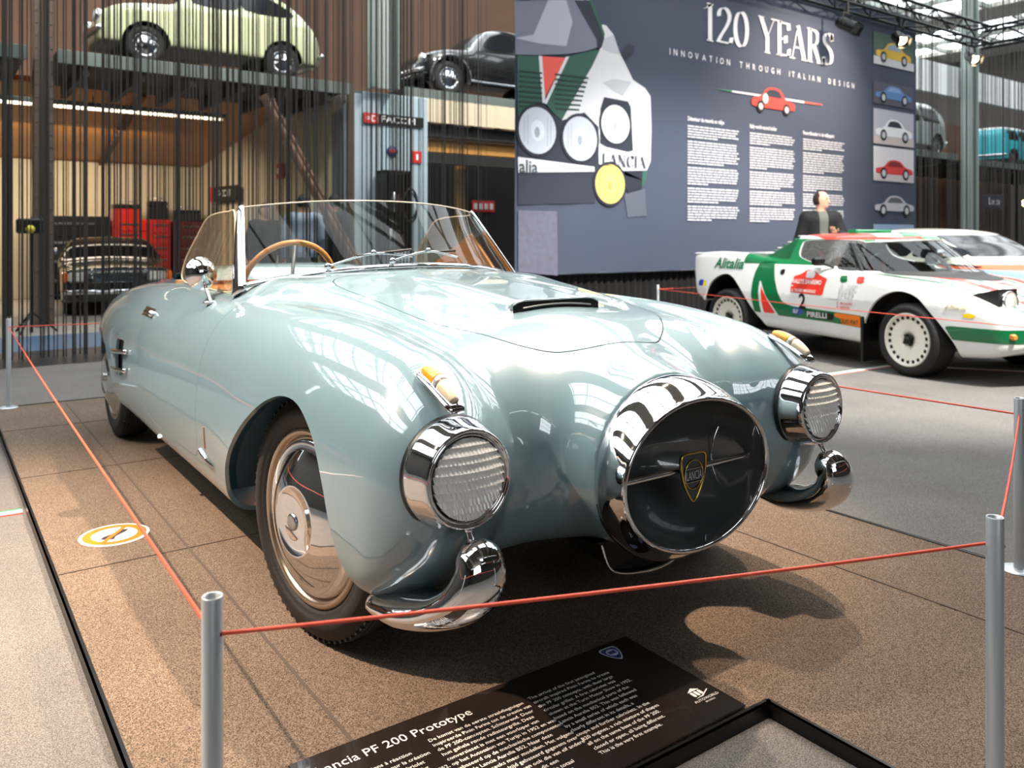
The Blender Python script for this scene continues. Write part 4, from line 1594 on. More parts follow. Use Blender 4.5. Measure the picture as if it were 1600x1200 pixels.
# stripes down the bonnet
for a, b, m in ((-.66, -.60, RG), (-.44, -.30, RR), (-.24, -.19, RG), (-.10, .05, RR), (.16, .22, RG), (.30, .44, RR), (.58, .64, RG)):
    ST.patch('bonnet_stripe', m, [lambda x, y, z, a=a, b=b: np.minimum(x - a * (.72 + .28 * np.clip(y + .8, 0, 1)), b * (.72 + .28 * np.clip(y + .8, 0, 1)) - x), lambda x, y, z: np.minimum(y + .82, (-.16 + 1.75 * x * x) - y), lambda x, y, z: z - .52, lambda x, y, z: .85 - z], .002)
for sd in (-1, 1):
    ST.patch('green_flash', RG, gyz([(1.735, .895), (1.70, .915), (1.58, .918), (1.553, .906), (1.53, .80), (1.507, .729), (1.45, .61), (1.397, .535), (1.35, .505), (1.25, .487), (.46, .462), (.46, .355), (.80, .372), (1.43, .386), (1.74, .402), (1.783, .562), (1.785, .70), (1.773, .80)], sd), .002)
    ST.patch('flash_border', RW, gyz([(1.695, .74), (1.65, .66), (1.59, .56), (1.42, .372), (1.45, .365), (1.645, .38), (1.672, .48), (1.692, .60)], sd), .0035)
    ST.patch('red_flash', RR, gyz([(1.668, .675), (1.62, .60), (1.575, .53), (1.465, .398), (1.615, .402), (1.645, .50)], sd), .005)
    ST.patch('green_sill_front', RG, gyz([(-.325, .452), (-.84, .448), (-.99, .45), (-.99, .345), (-.78, .343), (-.385, .345)], sd, .1), .002)
    ST.patch('rally_plate', RR, gyz([(1.30, .69), (1.295, .62), (.91, .61), (.905, .68), (.885, .765), (.99, .80), (1.03, .83), (1.13, .845), (1.20, .80), (1.28, .775)], sd), .002)
    ST.patch('rally_plate_white', RW, gyz([(1.075, .835), (1.03, .82), (1.04, .765), (1.14, .765), (1.13, .83)], sd), .0035)
    ST.patch('rally_plate_line', RW, gyz([(1.305, .692), (1.305, .680), (.905, .670), (.905, .682)], sd), .0035)
    for y0_, m in ((.70, RG), (.515, RR)):
        ST.patch('flag_block', m, gyz([(y0_ + .045, .80), (y0_ - .035, .805), (y0_ - .055, .745), (y0_ + .025, .740)], sd), .002)
    ST.patch('sponsor_panel', RK, gyz([(1.10, .462), (.775, .452), (.775, .392), (1.10, .40)], sd), .0035)
    ST.patch('orange_panel', RO, gyz([(.765, .465), (.475, .458), (.475, .362), (.69, .368), (.70, .42), (.76, .43)], sd), .0035)
    ST.patch('blue_sticker', mat('sticker_blue', (24, 70, 170), .4), gyz([(2.60, .69), (2.52, .687), (2.52, .62), (2.60, .622)], sd), .002)
    ST.patch('yellow_sticker', mat('sticker_yellow', (244, 206, 30), .4), gyz([(2.52, .687), (2.47, .685), (2.47, .62), (2.52, .62)], sd), .002)
    ST.patch('yellow_oval', MATS['sticker_yellow'], gyz([(-.51 + .05 * math.cos(t), .54 + .018 * math.sin(t)) for t in np.linspace(0, 2 * PI, 17)[:-1]], sd), .002)
    ST.patch('door_vent', RK, gyz([(1.46, .835), (1.40, .838), (1.405, .785), (1.45, .782)], sd), .003)
    ST.patch('door_seam', mat('seam_grey', (120, 122, 120), .6), gyz([(1.40, .60), (.60, .575), (.60, .581), (1.40, .606)], sd), .002)
    ST.patch('oval_badge', mat('badge_blue', (60, 80, 150), .4), gyz([(1.20 + .075 * math.cos(t), .445 + .034 * math.sin(t)) for t in np.linspace(0, 2 * PI, 17)[:-1]], sd), .0045)
ALI = mat('airline_green', (0, 110, 70), .4)
side_text(f_st, rally, 'airline_lettering', 'Alitalia', 2.375, .825, .155, ALI, 1.02, .15)
mbp = [(2.345, .828), (2.315, .828), (2.325, .858)]
ST.patch('red_letter_foot', RR, gyz(mbp, -1), .008)
side_text(f_st, rally, 'start_number', '2', 1.19, .475, .20, RK, .9, 0)
side_text(f_st, rally, 'sponsor_lettering', 'PIRELLI', 1.09, .405, .068, RW, 1.15, 0)
side_text(f_st, rally, 'orange_lettering', 'OLIO FIAT', .70, .378, .055, mat('dark_green_print', (20, 70, 40), .5), .8, 0)
side_text(f_st, rally, 'rally_lettering', 'RALLYE SANREMO', 1.285, .71, .058, RW, .72, 0)
side_text(f_st, rally, 'rally_lettering', 'IL TROFEO MONDIALE', 1.28, .63, .040, RW, .70, 0)
side_text(f_st, rally, 'hf_lettering', 'HF', .72, .605, .165, mat('outline_grey', (196, 196, 194), .5), 1.0, 0)
side_text(f_st, rally, 'crew_lettering', 'S. MUNARI', .735, .545, .030, mat('crew_red', (220, 120, 120), .5), 1.2, 0)
side_text(f_st, rally, 'crew_lettering', 'S. MAIGA', .735, .512, .030, MATS['crew_red'], 1.2, 0)
side_text(f_st, rally, 'airline_lettering', 'Alitalia', -.33, .585, .06, mat('faded_gold', (190, 180, 150), .5), 1.0, .15)
side_text(f_st, rally, 'oval_lettering', 'ELF', 1.245, .428, .05, RW, .8, 0, off=.012)
# wheels: pale rims with a ring of slots
CREAM = mat('rim_cream', (232, 226, 212), .4)


def rally_wheel(x, y, R, w, sd, steer=0.0):
    M = Matrix.Translation((x, y, R)) @ Matrix.Rotation(steer, 4, 'Z') @ axis_m((0, 0, 0), (sd, 0, 0))
    h = w / 2
    ri = R * .735
    mb = MB()
    prof = [(ri, -h), (R * .9, -h), (R * .97, -h * .8)]
    for k in range(-4, 5):
        c = h * .72 * k / 4.4
        prof += [(R, c - h * .07), (R * .975, c - h * .04), (R * .975, c + h * .04), (R, c + h * .07)]
    prof += [(R * .97, h * .8), (R * .93, h), (R * .8, h * 1.05), (ri, h * .9)]
    mb.lathe(prof, 48, M)
    t = mb.obj('wheel', RUBBER, rally)
    mb = MB()
    mb.lathe([(ri * 1.01, h * .86), (ri * .99, h * 1.0), (ri * .94, h * 1.0), (ri * .91, h * .86), (ri * .70, h * .80), (ri * .40, h * .78), (ri * .22, h * .70), (ri * .20, h * .55), (0, h * .55)], 48, M)
    r_ = mb.obj('rim', CREAM, t)
    for k in range(22):
        Mk = M @ Matrix.Rotation(2 * PI * k / 22, 4, 'Z')
        mb = MB()
        mb.bbox(ri * .765, ri * .885, -ri * .062, ri * .062, h * .80, h * .865, .002, Mk)
        mb.obj('rim_slot', DARK, r_)
    mb = MB()
    for k in range(4):
        Mk = M @ Matrix.Rotation(2 * PI * k / 4 + .6, 4, 'Z')
        mb.bbox(0, ri * .24, -ri * .05, ri * .05, h * .60, h * .92, .004, Mk)
    mb.lathe([(ri * .11, h * .6), (ri * .11, h * 1.0), (0, h * 1.0)], 16, M)
    mb.obj('centre_nut', RK, r_)


for sd in (-1, 1):
    rally_wheel(sd * .735, .0, .302, .235, sd, math.radians(-4))
    rally_wheel(sd * .735, 2.13, .305, .27, sd)
    for poly in (SA_F, SA_R):
        P = [tuple(p) for p in poly if p[1] > .2]
        n = len(P)
        mb = MB()
        mb.add([(sd * .80, p[0], p[1]) for p in P] + [(sd * .48, p[0], p[1]) for p in P], [(i, i + 1, n + i + 1, n + i) for i in range(n - 1)] + [tuple(range(n, 2 * n))])
        mb.obj('wheel_housing', DARK, rally)
    mb = MB()
    mb.bbox(min(sd * .62, sd * .87), max(sd * .62, sd * .87), .43, .45, .06, .46, .006)
    mb.obj('mud_flap', RK, rally)
    # door mirror
    mb = MB()
    mb.bbox(min(sd * .74, sd * .87), max(sd * .74, sd * .87), .93, 1.01, .885, .965, .02)
    mb.tube([(sd * .72, .86, .87), (sd * .78, .95, .91)], .012, 8)
    mb.obj('door_mirror', RK, rally)
    # raised headlamp pod
    mb = MB()
    hy = -.585
    mb.add([(sd * .50 + a, b, c) for a, b, c in ((-.13, -.34, .675), (.13, -.34, .685), (.125, -.625, .545), (-.125, -.625, .545), (-.12, -.615, .745), (.12, -.615, .745))], [(0, 1, 5, 4), (3, 2, 1, 0), (0, 4, 3), (1, 2, 5), (3, 4, 5, 2)])
    pod = mb.obj('headlamp_pod', RK, rally)
    Mh = axis_m((sd * .50, -.635, .640), (0, -1, .06))
    mb = MB()
    mb.lathe([(.088, -.02), (.092, .01), (.086, .016), (.080, .010)], 32, Mh)
    mb.obj('headlamp_rim', CHROME, pod)
    mb = MB()
    mb.lathe([(.081, .008), (.05, .018), (.0, .022)], 32, Mh)
    mb.obj('headlamp_glass', mat('headlamp_pale', (216, 216, 208), .12, .3, coat=1.0), pod)
    mb = MB()
    mb.bbox(sd * .69 - .022, sd * .69 + .022, -.80, -.75, .375, .420, .010)
    mb.obj('front_indicator', mat('indicator_orange', (226, 140, 60), .25, coat=1), rally)
mb = MB()
sweep(mb, [(x, -.88 + .30 * x * x, .385) for x in np.linspace(-.70, .70, 15)], [.035] * 15, [.025] * 15, lat=(0, 0, 1), n=10)
mb.obj('front_bumper', mat('bumper_pale', (196, 198, 200), .3, .3), rally)
mb = MB()
mb.bbox(-.74, .74, 2.60, 2.80, .955, .982, .008)
mb.obj('tail_lip', RW, rally)
for k in range(7):
    mb = MB()
    yy = 1.46 + k * .07
    mb.bbox(-.50, .50, yy, yy + .045, 1.155 - k * .030, 1.168 - k * .030, .004)
    mb.obj('rear_louvre', RG if k % 2 else RW, rally)
ST.patch('cowl_panel', mat('cowl_dark', (44, 44, 44), .6), [lambda x, y, z: np.minimum(y - (-.12 + 1.75 * x * x - .10), (-.12 + 1.75 * x * x + .22) - y), lambda x, y, z: .56 - np.abs(x), lambda x, y, z: .848 - z, lambda x, y, z: z - .70], .003)
mb = MB()
mb.tube([(.15, .02, .885), (-.35, .30, .93)], .008, 6)
mb.obj('wiper', RK, rally)
mb = MB()
mb.bbox(-.25, .25, 1.0, 1.12, 1.19, 1.225, .01)
mb.obj('roof_vent', RG, rally)

# ------------------------------------------------------------------ generic small cars for shelves and background


def small_car(name, label, loc, rotz, top, W, roofin, bot, wb, R, paint, windows, screens, lo_y, hi_y, cabin=None, kk=.10, h=.04, group=None, hub=CHROME, archr=1.18, bumpers=True, lamps=None, f_extra=None):
    """car whose outline is the side profile top(y), tapered above the waist"""
    t = thing(name, label, 'car', loc, rotz, group)
    ftop = pchip(*top)
    fW = pchip(*W)
    waist, taper = roofin

    def f(x, y, z):
        u = np.sqrt(x * x + 1e-6)
        d = z - (ftop(y) - .10 * (u / .7) ** 2 * .5)
        side = u - (fW(y) - taper * np.maximum(z - waist, 0) - .5 * np.maximum(.4 - z, 0) ** 2 - .25 * np.maximum(z - .45, 0) ** 2 * .3)
        d = smax(d * .8, side, kk)
        d = smax(d, bot - z, .06)
        d = smax(d, lo_y + .18 * u ** 2 - y, kk)
        d = smax(d, y - hi_y + .18 * u ** 2, kk)
        return d
    Wm = max(W[1])
    C = Coach(f, (-Wm - .08, lo_y - .1, bot - .1), (Wm + .08, hi_y + .1, max(top[1]) + .1), h, t)
    ar = R * archr
    C.cut(lambda x, y, z: -np.minimum(np.maximum(ar - np.hypot(y, z - R), ar - np.hypot(y - wb, z - R)), np.abs(x) - Wm * .6))
    C.body('body_shell', paint, .02)
    for sd in (-1, 1):
        for poly in windows:
            C.patch('side_window', GLASSDK, gyz(poly, sd, .2), .004)
        for yy in (0, wb):
            simple_wheel(t, sd * (Wm - .14), yy, R, .15, sd, hub)
    for g in screens:
        C.patch('windscreen', GLASSDK, g, .004)
    mb = MB()
    mb.box(-Wm * .72, Wm * .72, lo_y + .2, hi_y - .2, bot + .02, bot + .2)
    for yy in (0, wb):
        mb.box(-Wm * .62, Wm * .62, yy - ar, yy + ar, bot + .02, R + ar * .9)
    mb.obj('underbody', DARK, t)
    if bumpers:
        for yy, s_ in ((lo_y - .03, 1), (hi_y + .03, -1)):
            mb = MB()
            sweep(mb, [(x, yy + s_ * .22 * x * x, bot + .16) for x in np.linspace(-Wm * .95, Wm * .95, 13)], [.04] * 13, [.025] * 13, lat=(0, 0, 1), n=10)
            mb.obj('bumper', CHROME, t)
    if lamps:
        for sd in (-1, 1):
            lx, ly, lz, lr = lamps
            Ml = axis_m((sd * lx, ly, lz), (0, -1, .1))
            mb = MB()
            mb.lathe([(lr * 1.1, -.06), (lr * 1.15, 0), (lr, .012)], 20, Ml)
            l_ = mb.obj('headlamp', CHROME, t)
            mb = MB()
            mb.lathe([(lr, .01), (lr * .6, .03), (0, .035)], 20, Ml)
            mb.obj('headlamp_glass', MATS['headlamp_pale'], l_)
    return t, C, f


SHELF = 3.45
# cream bubble-shaped saloon, nose to the left
CREAMP = mat('cream_green_paint', (196, 202, 160), .3, coat=.8)
cr, Cc, fc = small_car('saloon_car', 'pale cream rounded saloon car parked on the high shelf behind string curtain', (0.885, 10.72, SHELF + .075), math.radians(-90) * 0 + math.radians(90) * -1,
    ([-.62, -.52, -.3, 0, .35, .62, .95, 1.3, 1.7, 2.1, 2.4, 2.62], [.55, .72, .83, .88, .92, 1.20, 1.36, 1.40, 1.36, 1.18, .92, .62]),
    ([-.62, -.3, .3, 1.2, 2.0, 2.62], [.56, .64, .69, .69, .67, .56]), (.85, .30), .26, 1.94, .265, CREAMP,
    [fine([(.62, .93), (.70, 1.10), (.86, 1.24), (1.20, 1.27), (1.24, .93)], 3), fine([(1.36, .95), (1.34, 1.26), (1.62, 1.25), (1.95, 1.12), (2.10, .95)], 3)],
    [lambda x, y, z: np.minimum(np.minimum(z - .98, 1.28 - z), np.minimum(.48 - np.abs(x), .95 - y))], -.64, 2.62, lamps=(.42, -.60, .62, .085))
for sd in (-1, 1):
    Cc.patch('side_seam', mat('cream_seam', (120, 124, 96), .6), gyz([(.62, .90), (.63, .40), (.645, .40), (.635, .90)], sd, .2), .003)
    Cc.patch('chrome_strip', CHROME, gyz([(.2, .60), (2.2, .60), (2.2, .585), (.2, .585)], sd, .2), .006)
# black beetle-shaped car
bt, Cb, fb_ = small_car('beetle_car', 'black rounded beetle-shaped car on the high shelf behind string curtain', (6.35, 11.72, 3.70 + .075), math.radians(-90),
    ([-.62, -.56, -.36, 0, .45, .72, 1.0, 1.4, 1.8, 2.3, 2.8, 3.2], [.42, .62, .80, .90, .95, 1.20, 1.40, 1.46, 1.42, 1.22, .90, .5]),
    ([-.62, -.3, .3, 1.2, 2.2, 3.2], [.50, .60, .70, .74, .72, .55]), (.9, .28), .27, 2.4, .32, mat('black_car_paint', (12, 12, 14), .2, coat=1.0),
    [fine([(.78, .98), (.86, 1.16), (1.02, 1.28), (1.42, 1.32), (1.44, .98)], 3), fine([(1.55, .98), (1.55, 1.30), (1.90, 1.24), (2.15, 1.0)], 3)],
    [lambda x, y, z: np.minimum(np.minimum(z - 1.02, 1.33 - z), np.minimum(.46 - np.abs(x), 1.05 - y))], -.64, 3.22, lamps=(.50, -.52, .66, .085))
for sd in (-1, 1):
    for yy in (0, 2.4):
        mb = MB()
        A = np.linspace(-.25, PI + .25, 21)
        mb.tube([(sd * .74, yy - .41 * math.cos(a), .32 + .41 * math.sin(a)) for a in A], .035, 10)
        mb.obj('wing_lip', MATS['black_car_paint'], bt)
    mb = MB()
    mb.tube([(sd * .76, .42, .30), (sd * .76, 1.98, .30)], .03, 10)
    mb.obj('running_board', CHROME, bt)
# dark saloon in the workshop, facing the hall
dk, Cd, fd_ = small_car('saloon_car', 'dark saloon car with chrome grille facing out of the workshop bay', (.80, 11.9, FZ), math.radians(-6),
    ([-.72, -.66, -.3, .3, .68, .95, 1.3, 1.9, 2.3, 2.7, 3.3], [.66, .72, .76, .80, .82, 1.05, 1.17, 1.17, 1.05, .80, .72]),
    ([-.72, -.3, .5, 1.5, 3.3], [.70, .75, .77, .77, .70]), (.80, .42), .2, 2.4, .30, mat('dark_green_black_paint', (18, 20, 19), .25, coat=1.0),
    [fine([(.85, .84), (1.02, 1.06), (1.45, 1.10), (1.46, .84)], 3), fine([(1.55, .84), (1.55, 1.10), (2.0, 1.09), (2.35, .86)], 3)],
    [lambda x, y, z: np.minimum(np.minimum(z - .85, 1.10 - z), np.minimum(.60 - np.abs(x), 1.15 - y))], -.74, 3.3, lamps=None)
GR = mat('grille_chrome', (190, 205, 215), .15, 1.0)
mb = MB()
mb.bbox(-.36, .36, -.80, -.74, .66, .695, .01)
gr = mb.obj('grille_surround', GR, dk)
for k in range(5):
    mb = MB()
    mb.bbox(-.35, .35, -.785, -.75, .50 + k * .03, .512 + k * .03, .004)
    mb.obj('grille_bar', GR, gr)
for sd in (-1, 1):
    mb = MB()
    mb.bbox(sd * .53 - .13, sd * .53 + .13, -.77, -.70, .50, .66, .03)
    l_ = mb.obj('headlamp', MATS['headlamp_pale'], dk)
    mb = MB()
    mb.bbox(sd * .70 - .035, sd * .70 + .035, -.76, -.66, .50, .66, .02)
    mb.obj('corner_indicator', mat('orange_lens', (236, 110, 30), .2, coat=1), dk)
mb = MB()
mb.tube([(sd * .8, -.02, .95) for sd in (-1,)] + [(-.86, -.05, .95)], .05, 8)
mb.obj('door_mirror', CHROME, dk)

# white coupe at the right edge, behind the rally car
WP = mat('ivory_paint', (232, 226, 212), .3, coat=.8)
wc, Cw, fw_ = small_car('coupe_car', 'ivory coupe with orange and blue side stripes behind the rally car', (8.55, 1.62, FZ), math.radians(-10),
    ([-.90, -.80, -.3, .3, .62, 1.0, 1.35, 1.9, 2.4, 2.9, 3.2, 3.3], [.60, .70, .80, .86, .90, 1.10, 1.25, 1.27, 1.17, 1.00, .92, .7]),
    ([-.9, -.3, .5, 1.5, 2.5, 3.3], [.74, .83, .86, .86, .84, .76]), (.86, .40), .24, 2.45, .31, WP,
    [fine([(.80, .93), (1.05, 1.08), (1.30, 1.17), (1.36, .93)], 3), fine([(1.44, .93), (1.42, 1.18), (1.85, 1.19), (2.02, .94)], 3), fine([(2.12, .95), (2.05, 1.17), (2.35, 1.10), (2.60, .97)], 3)],
    [lambda x, y, z: np.minimum(np.minimum(z - .93, 1.18 - z), np.minimum(.60 - np.abs(x), 1.35 - y))], -.92, 3.32)
for sd in (-1, 1):
    Cw.patch('blue_stripe', mat('stripe_blue', (120, 150, 176), .4), gyz([(-.9, .78), (3.3, .90), (3.3, .80), (-.9, .70)], sd, .4), .003)
    Cw.patch('orange_stripe', mat('stripe_orange', (236, 92, 36), .4), gyz([(-.9, .845), (1.6, .845), (1.6, .80), (-.9, .79)], sd, .4), .005)
    mb = MB()
    mb.ball((sd * .93, .92, .97), .06, .06, .045)
    mb.tube([(sd * .82, .85, .93), (sd * .93, .92, .96)], .012, 8)
    mb.obj('door_mirror', CHROME, wc)
# turquoise van and grey van on the right-hand shelf
tq, Ct, ft_ = small_car('van_car', 'turquoise and white small van on the shelf at the right edge', (29.9, 11.2, 3.47), math.radians(90),
    ([-.85, -.78, -.2, .12, .35, .8, 1.6, 2.4, 2.55], [.60, .72, .80, .84, 1.20, 1.38, 1.40, 1.36, 1.20]),
    ([-.85, 0, 1, 2.55], [.62, .70, .72, .68]), (.85, .18), .26, 1.95, .30, mat('turquoise_paint', (40, 190, 205), .3, coat=.7),
    [fine([(.32, .92), (.46, 1.20), (.80, 1.25), (.82, .92)], 3), [(.95, .92), (.95, 1.26), (1.45, 1.26), (1.45, .92)], [(1.58, .92), (1.58, 1.26), (2.20, 1.25), (2.25, .92)]],
    [lambda x, y, z: np.minimum(np.minimum(z - .95, 1.25 - z), np.minimum(.52 - np.abs(x), .62 - y))], -.86, 2.57, h=.05)
for o_ in (tq,):
    Ct.patch('white_roof', mat('van_white', (225, 230, 228), .4), lambda x, y, z: z - 1.29, .003)
gv, Cg, fg_ = small_car('van_car', 'grey rounded van on the dark shelf right of the banner', (21.0, 11.2, 3.55), math.radians(-90),
    ([-.9, -.8, -.3, .1, .4, 1.0, 1.8, 2.4, 2.6], [.55, .70, .85, .92, 1.35, 1.60, 1.60, 1.4, 1.1]),
    ([-.9, 0, 1, 2.6], [.60, .72, .74, .68]), (.95, .2), .28, 2.0, .32, mat('grey_van_paint', (150, 160, 158), .35, coat=.6),
    [fine([(.35, 1.0), (.50, 1.36), (.95, 1.42), (.97, 1.0)], 3), [(1.15, 1.0), (1.15, 1.42), (2.1, 1.40), (2.2, 1.0)]],
    [lambda x, y, z: np.minimum(np.minimum(z - 1.0, 1.42 - z), np.minimum(.54 - np.abs(x), .7 - y))], -.92, 2.62, h=.05)
# ================================================================== storage racks, workshop bay and curtains behind the stand
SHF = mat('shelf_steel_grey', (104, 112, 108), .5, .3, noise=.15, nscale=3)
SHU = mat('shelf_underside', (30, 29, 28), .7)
BROWN = mat('brown_back_wall', (104, 76, 58), .8, noise=.2, nscale=1.5)
CREAMW = mat('cream_boards', (206, 192, 164), .7, noise=.08, nscale=2)
ORANGE = mat('varnished_ceiling', (176, 120, 62), .4, noise=.15, nscale=2)


def shelf(label, x0, x1, y0, y1, top, th=.16):
    t = thing('storage_shelf', label, 'shelf', ((x0 + x1) / 2, (y0 + y1) / 2, top))
    hx = (x1 - x0) / 2
    hy = (y1 - y0) / 2
    mb = MB()
    mb.box(-hx, hx, -hy, hy, -th * .6, 0)
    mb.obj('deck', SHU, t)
    mb = MB()
    mb.bbox(-hx, hx, -hy - .03, -hy, -th, .02, .006)
    mb.obj('front_fascia', SHF, t)
    n = max(3, int((x1 - x0) / .6))
    for k in range(n):
        xx = -hx + (k + .5) * (x1 - x0) / n
        mb = MB()
        mb.box(xx - .04, xx + .04, -hy + .02, hy, -th - .12, -th * .6)
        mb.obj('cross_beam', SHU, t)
    for xx in (-hx + .06, hx - .06):
        mb = MB()
        mb.box(xx - .05, xx + .05, hy - .1, hy, -top + FZ, -th * .6)
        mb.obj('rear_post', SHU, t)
    return t


shelf('high grey steel shelf carrying the cream saloon', -.22, 3.84, 9.9, 12.1, 3.52)
shelf('empty high steel shelf at the far left edge', -6.0, -.56, 9.9, 12.1, 3.52)
shelf('high steel shelf carrying the black beetle car', 5.30, 12.0, 10.85, 12.9, 3.772)
shelf('dark steel shelf carrying the grey van', 16.0, 22.9, 9.9, 12.4, 3.545)
shelf('steel shelf carrying the turquoise van at right edge', 23.7, 33.0, 9.9, 12.6, 3.465)

# upper back walls
for k, (a, b, yy, z0_, z1_) in enumerate(((-8, 4.3, 13.4, 3.3, 6.4), (4.3, 13.0, 14.6, 3.3, 7.1), (13.0, 33.5, 14.6, 3.3, 5.7))):
    mb = MB()
    mb.box(a, b, yy, yy + .1, z0_, z1_)
    structure(mb.obj('wall_back', BROWN))
# workshop bay: cream boarded walls, sloping varnished ceiling
wb_ = structure(mb.add([], []).obj('wall_back', None) if False else link('wall_back', MB().box(-8, 3.2, 16.05, 16.2, FZ, 3.0).mesh(), mat('board_gap_dark', (96, 84, 66), .8)))
for k in range(44):
    x0_ = -8 + k * .255
    mb = MB()
    mb.bbox(x0_ + .006, x0_ + .249, 16.0, 16.05, FZ, 2.62, .006)
    mb.obj('board', CREAMW, wb_)
wr_ = structure(link('wall_right', MB().add([(3.2, 16.1, FZ), (3.95, 10.2, FZ), (3.95, 10.2, 3.6), (3.2, 16.1, 3.6), (3.3, 16.1, FZ), (4.05, 10.2, FZ), (4.05, 10.2, 3.6), (3.3, 16.1, 3.6)], [(0, 1, 2, 3), (5, 4, 7, 6), (1, 5, 6, 2), (3, 2, 6, 7)]).mesh(), MATS['board_gap_dark']))
dirv = Vector((.75, -5.9, 0)).normalized()
for k in range(22):
    M = Matrix.Translation((3.2, 16.1, 0)) @ Matrix((dirv, Vector((dirv.y, -dirv.x, 0)), Vector((0, 0, 1)))).transposed().to_4x4()
    mb = MB()
    mb.bbox(k * .268 + .01, k * .268 + .258, 0.0, .03, FZ, 3.55, .006, M)
    mb.obj('board', CREAMW, wr_)
cl_ = structure(link('ceiling', MB().add([(-8, 16.1, 2.62), (3.25, 16.1, 2.62), (3.75, 12.1, 3.46), (-8, 12.1, 3.46), (-8, 16.1, 2.7), (3.25, 16.1, 2.7), (3.75, 12.1, 3.54), (-8, 12.1, 3.54)], [(3, 2, 1, 0), (4, 5, 6, 7)]).mesh(), ORANGE))
for xx in (-3.0, -.9, 1.2):
    mb = MB()
    mb.add([(xx, 16.0, 2.56), (xx + .1, 16.0, 2.56), (xx + .1, 12.1, 3.38), (xx, 12.1, 3.38), (xx, 16.0, 2.66), (xx + .1, 16.0, 2.66), (xx + .1, 12.1, 3.48), (xx, 12.1, 3.48)], [(3, 2, 1, 0), (0, 1, 5, 4), (1, 2, 6, 5), (2, 3, 7, 6), (3, 0, 4, 7)])
    mb.obj('rafter', BROWN, cl_)
# fluorescent strip under the shelf
fl = thing('strip_lamp', 'long fluorescent strip lamp under the cream saloon shelf', 'lamp', (.55, 11.6, 3.05))
mb = MB()
mb.bbox(-2.1, 1.85, -.05, .05, .02, .09, .01)
mb.obj('housing', SHF, fl)
mb = MB()
mb.tube([(-2.05, 0, 0), (1.8, 0, 0)], .022, 10)
mb.obj('tube', mat('lamp_tube_glow', (255, 244, 225), .5, emit=(255, 236, 205), estr=5), fl)
for xx in (-2.0, -.1, 1.75):
    mb = MB()
    mb.tube([(xx, 0, .09), (xx, 0, .19)], .008, 6)
    mb.obj('hanger', BLACK, fl)
ar = bpy.data.lights.new('workshop_lamp', 'AREA')
ar.energy = 160
ar.size = 3.5
ar.size_y = .5
ar.shape = 'RECTANGLE'
ar.color = (1, .86, .66)
ao = bpy.data.objects.new('workshop_lamp', ar)
COL.objects.link(ao)
ao.location = (.2, 13.6, 2.95)
ao.rotation_euler = (math.radians(18), 0, 0)

# riveted steel columns
COLM = mat('pale_green_steel', (150, 162, 156), .5)


def column(label, x0, x1, y0, z0_, z1_, COLM=COLM):
    t = thing('steel_column', label, 'column', ((x0 + x1) / 2, y0 + .15, z0_))
    w = (x1 - x0) / 2
    mb = MB()
    mb.bbox(-w, w, -.02, .02, 0, z1_ - z0_, .004)
    mb.bbox(-w, -w + .05, -.14, .16, 0, z1_ - z0_, .004)
    mb.bbox(w - .05, w, -.14, .16, 0, z1_ - z0_, .004)
    mb.obj('shaft', COLM, t)
    mb = MB()
    n = int((z1_ - z0_) / .16)
    for k in range(n):
        for s_ in (-1, 1):
            mb.ball((s_ * (w - .025), -.145, .08 + k * .16), .012, n=6, m=4)
    o = mb.obj('rivets', COLM, t)
    o['kind'] = 'stuff'
    return t


column('pale riveted steel column standing above the pale tool wall', 4.30, 4.745, 9.95, 3.56, HZ)
column('slim steel column between the two left shelves', -.46, -.24, 10.05, FZ, HZ, mat('bronze_steel', (104, 88, 76), .6))
column('tall pale steel column right of the banner between van shelves', 23.15, 23.6, 9.6, FZ, HZ)

# pale panelled tool wall
PANEL = mat('pale_blue_panel', (168, 186, 194), .4, noise=.05, nscale=2)
tw = thing('panel_wall', 'pale blue panelled wall block with tool brand sign behind the windscreen', 'wall panel', (4.65, 10.3, FZ))
mb = MB()
mb.add([(-.79, -.02, 0), (.79, -.02, 0), (.79, -.02, 3.55), (-.55, -.02, 3.55), (-.79, -.02, 3.2), (-.79, 2.5, 0), (.79, 2.5, 0), (.79, 2.5, 3.55), (-.55, 2.5, 3.55), (-.79, 2.5, 3.2)], [(0, 1, 2, 3, 4), (9, 8, 7, 6, 5), (1, 6, 7, 2), (2, 7, 8, 3), (3, 8, 9, 4), (4, 9, 5, 0)])
mb.obj('core', mat('panel_joint_grey', (110, 124, 130), .6), tw)
for k in range(9):
    xa = -.79 + k * .1756
    zt = 3.55 if k > 1 else (3.30 if k == 0 else 3.5)
    mb = MB()
    mb.bbox(xa + .006, xa + .169, -.05, -.02, .02, zt, .008)
    mb.obj('panel', PANEL, tw)


def board_text(parent, name, s, x, z, size, m, y, sx=1.0):
    tv, tf2 = text_geo(s, size)
    mb = MB()
    mb.add([(x + v[0] * sx, y, z + v[1]) for v in tv], tf2)
    return mb.obj(name, m, parent)


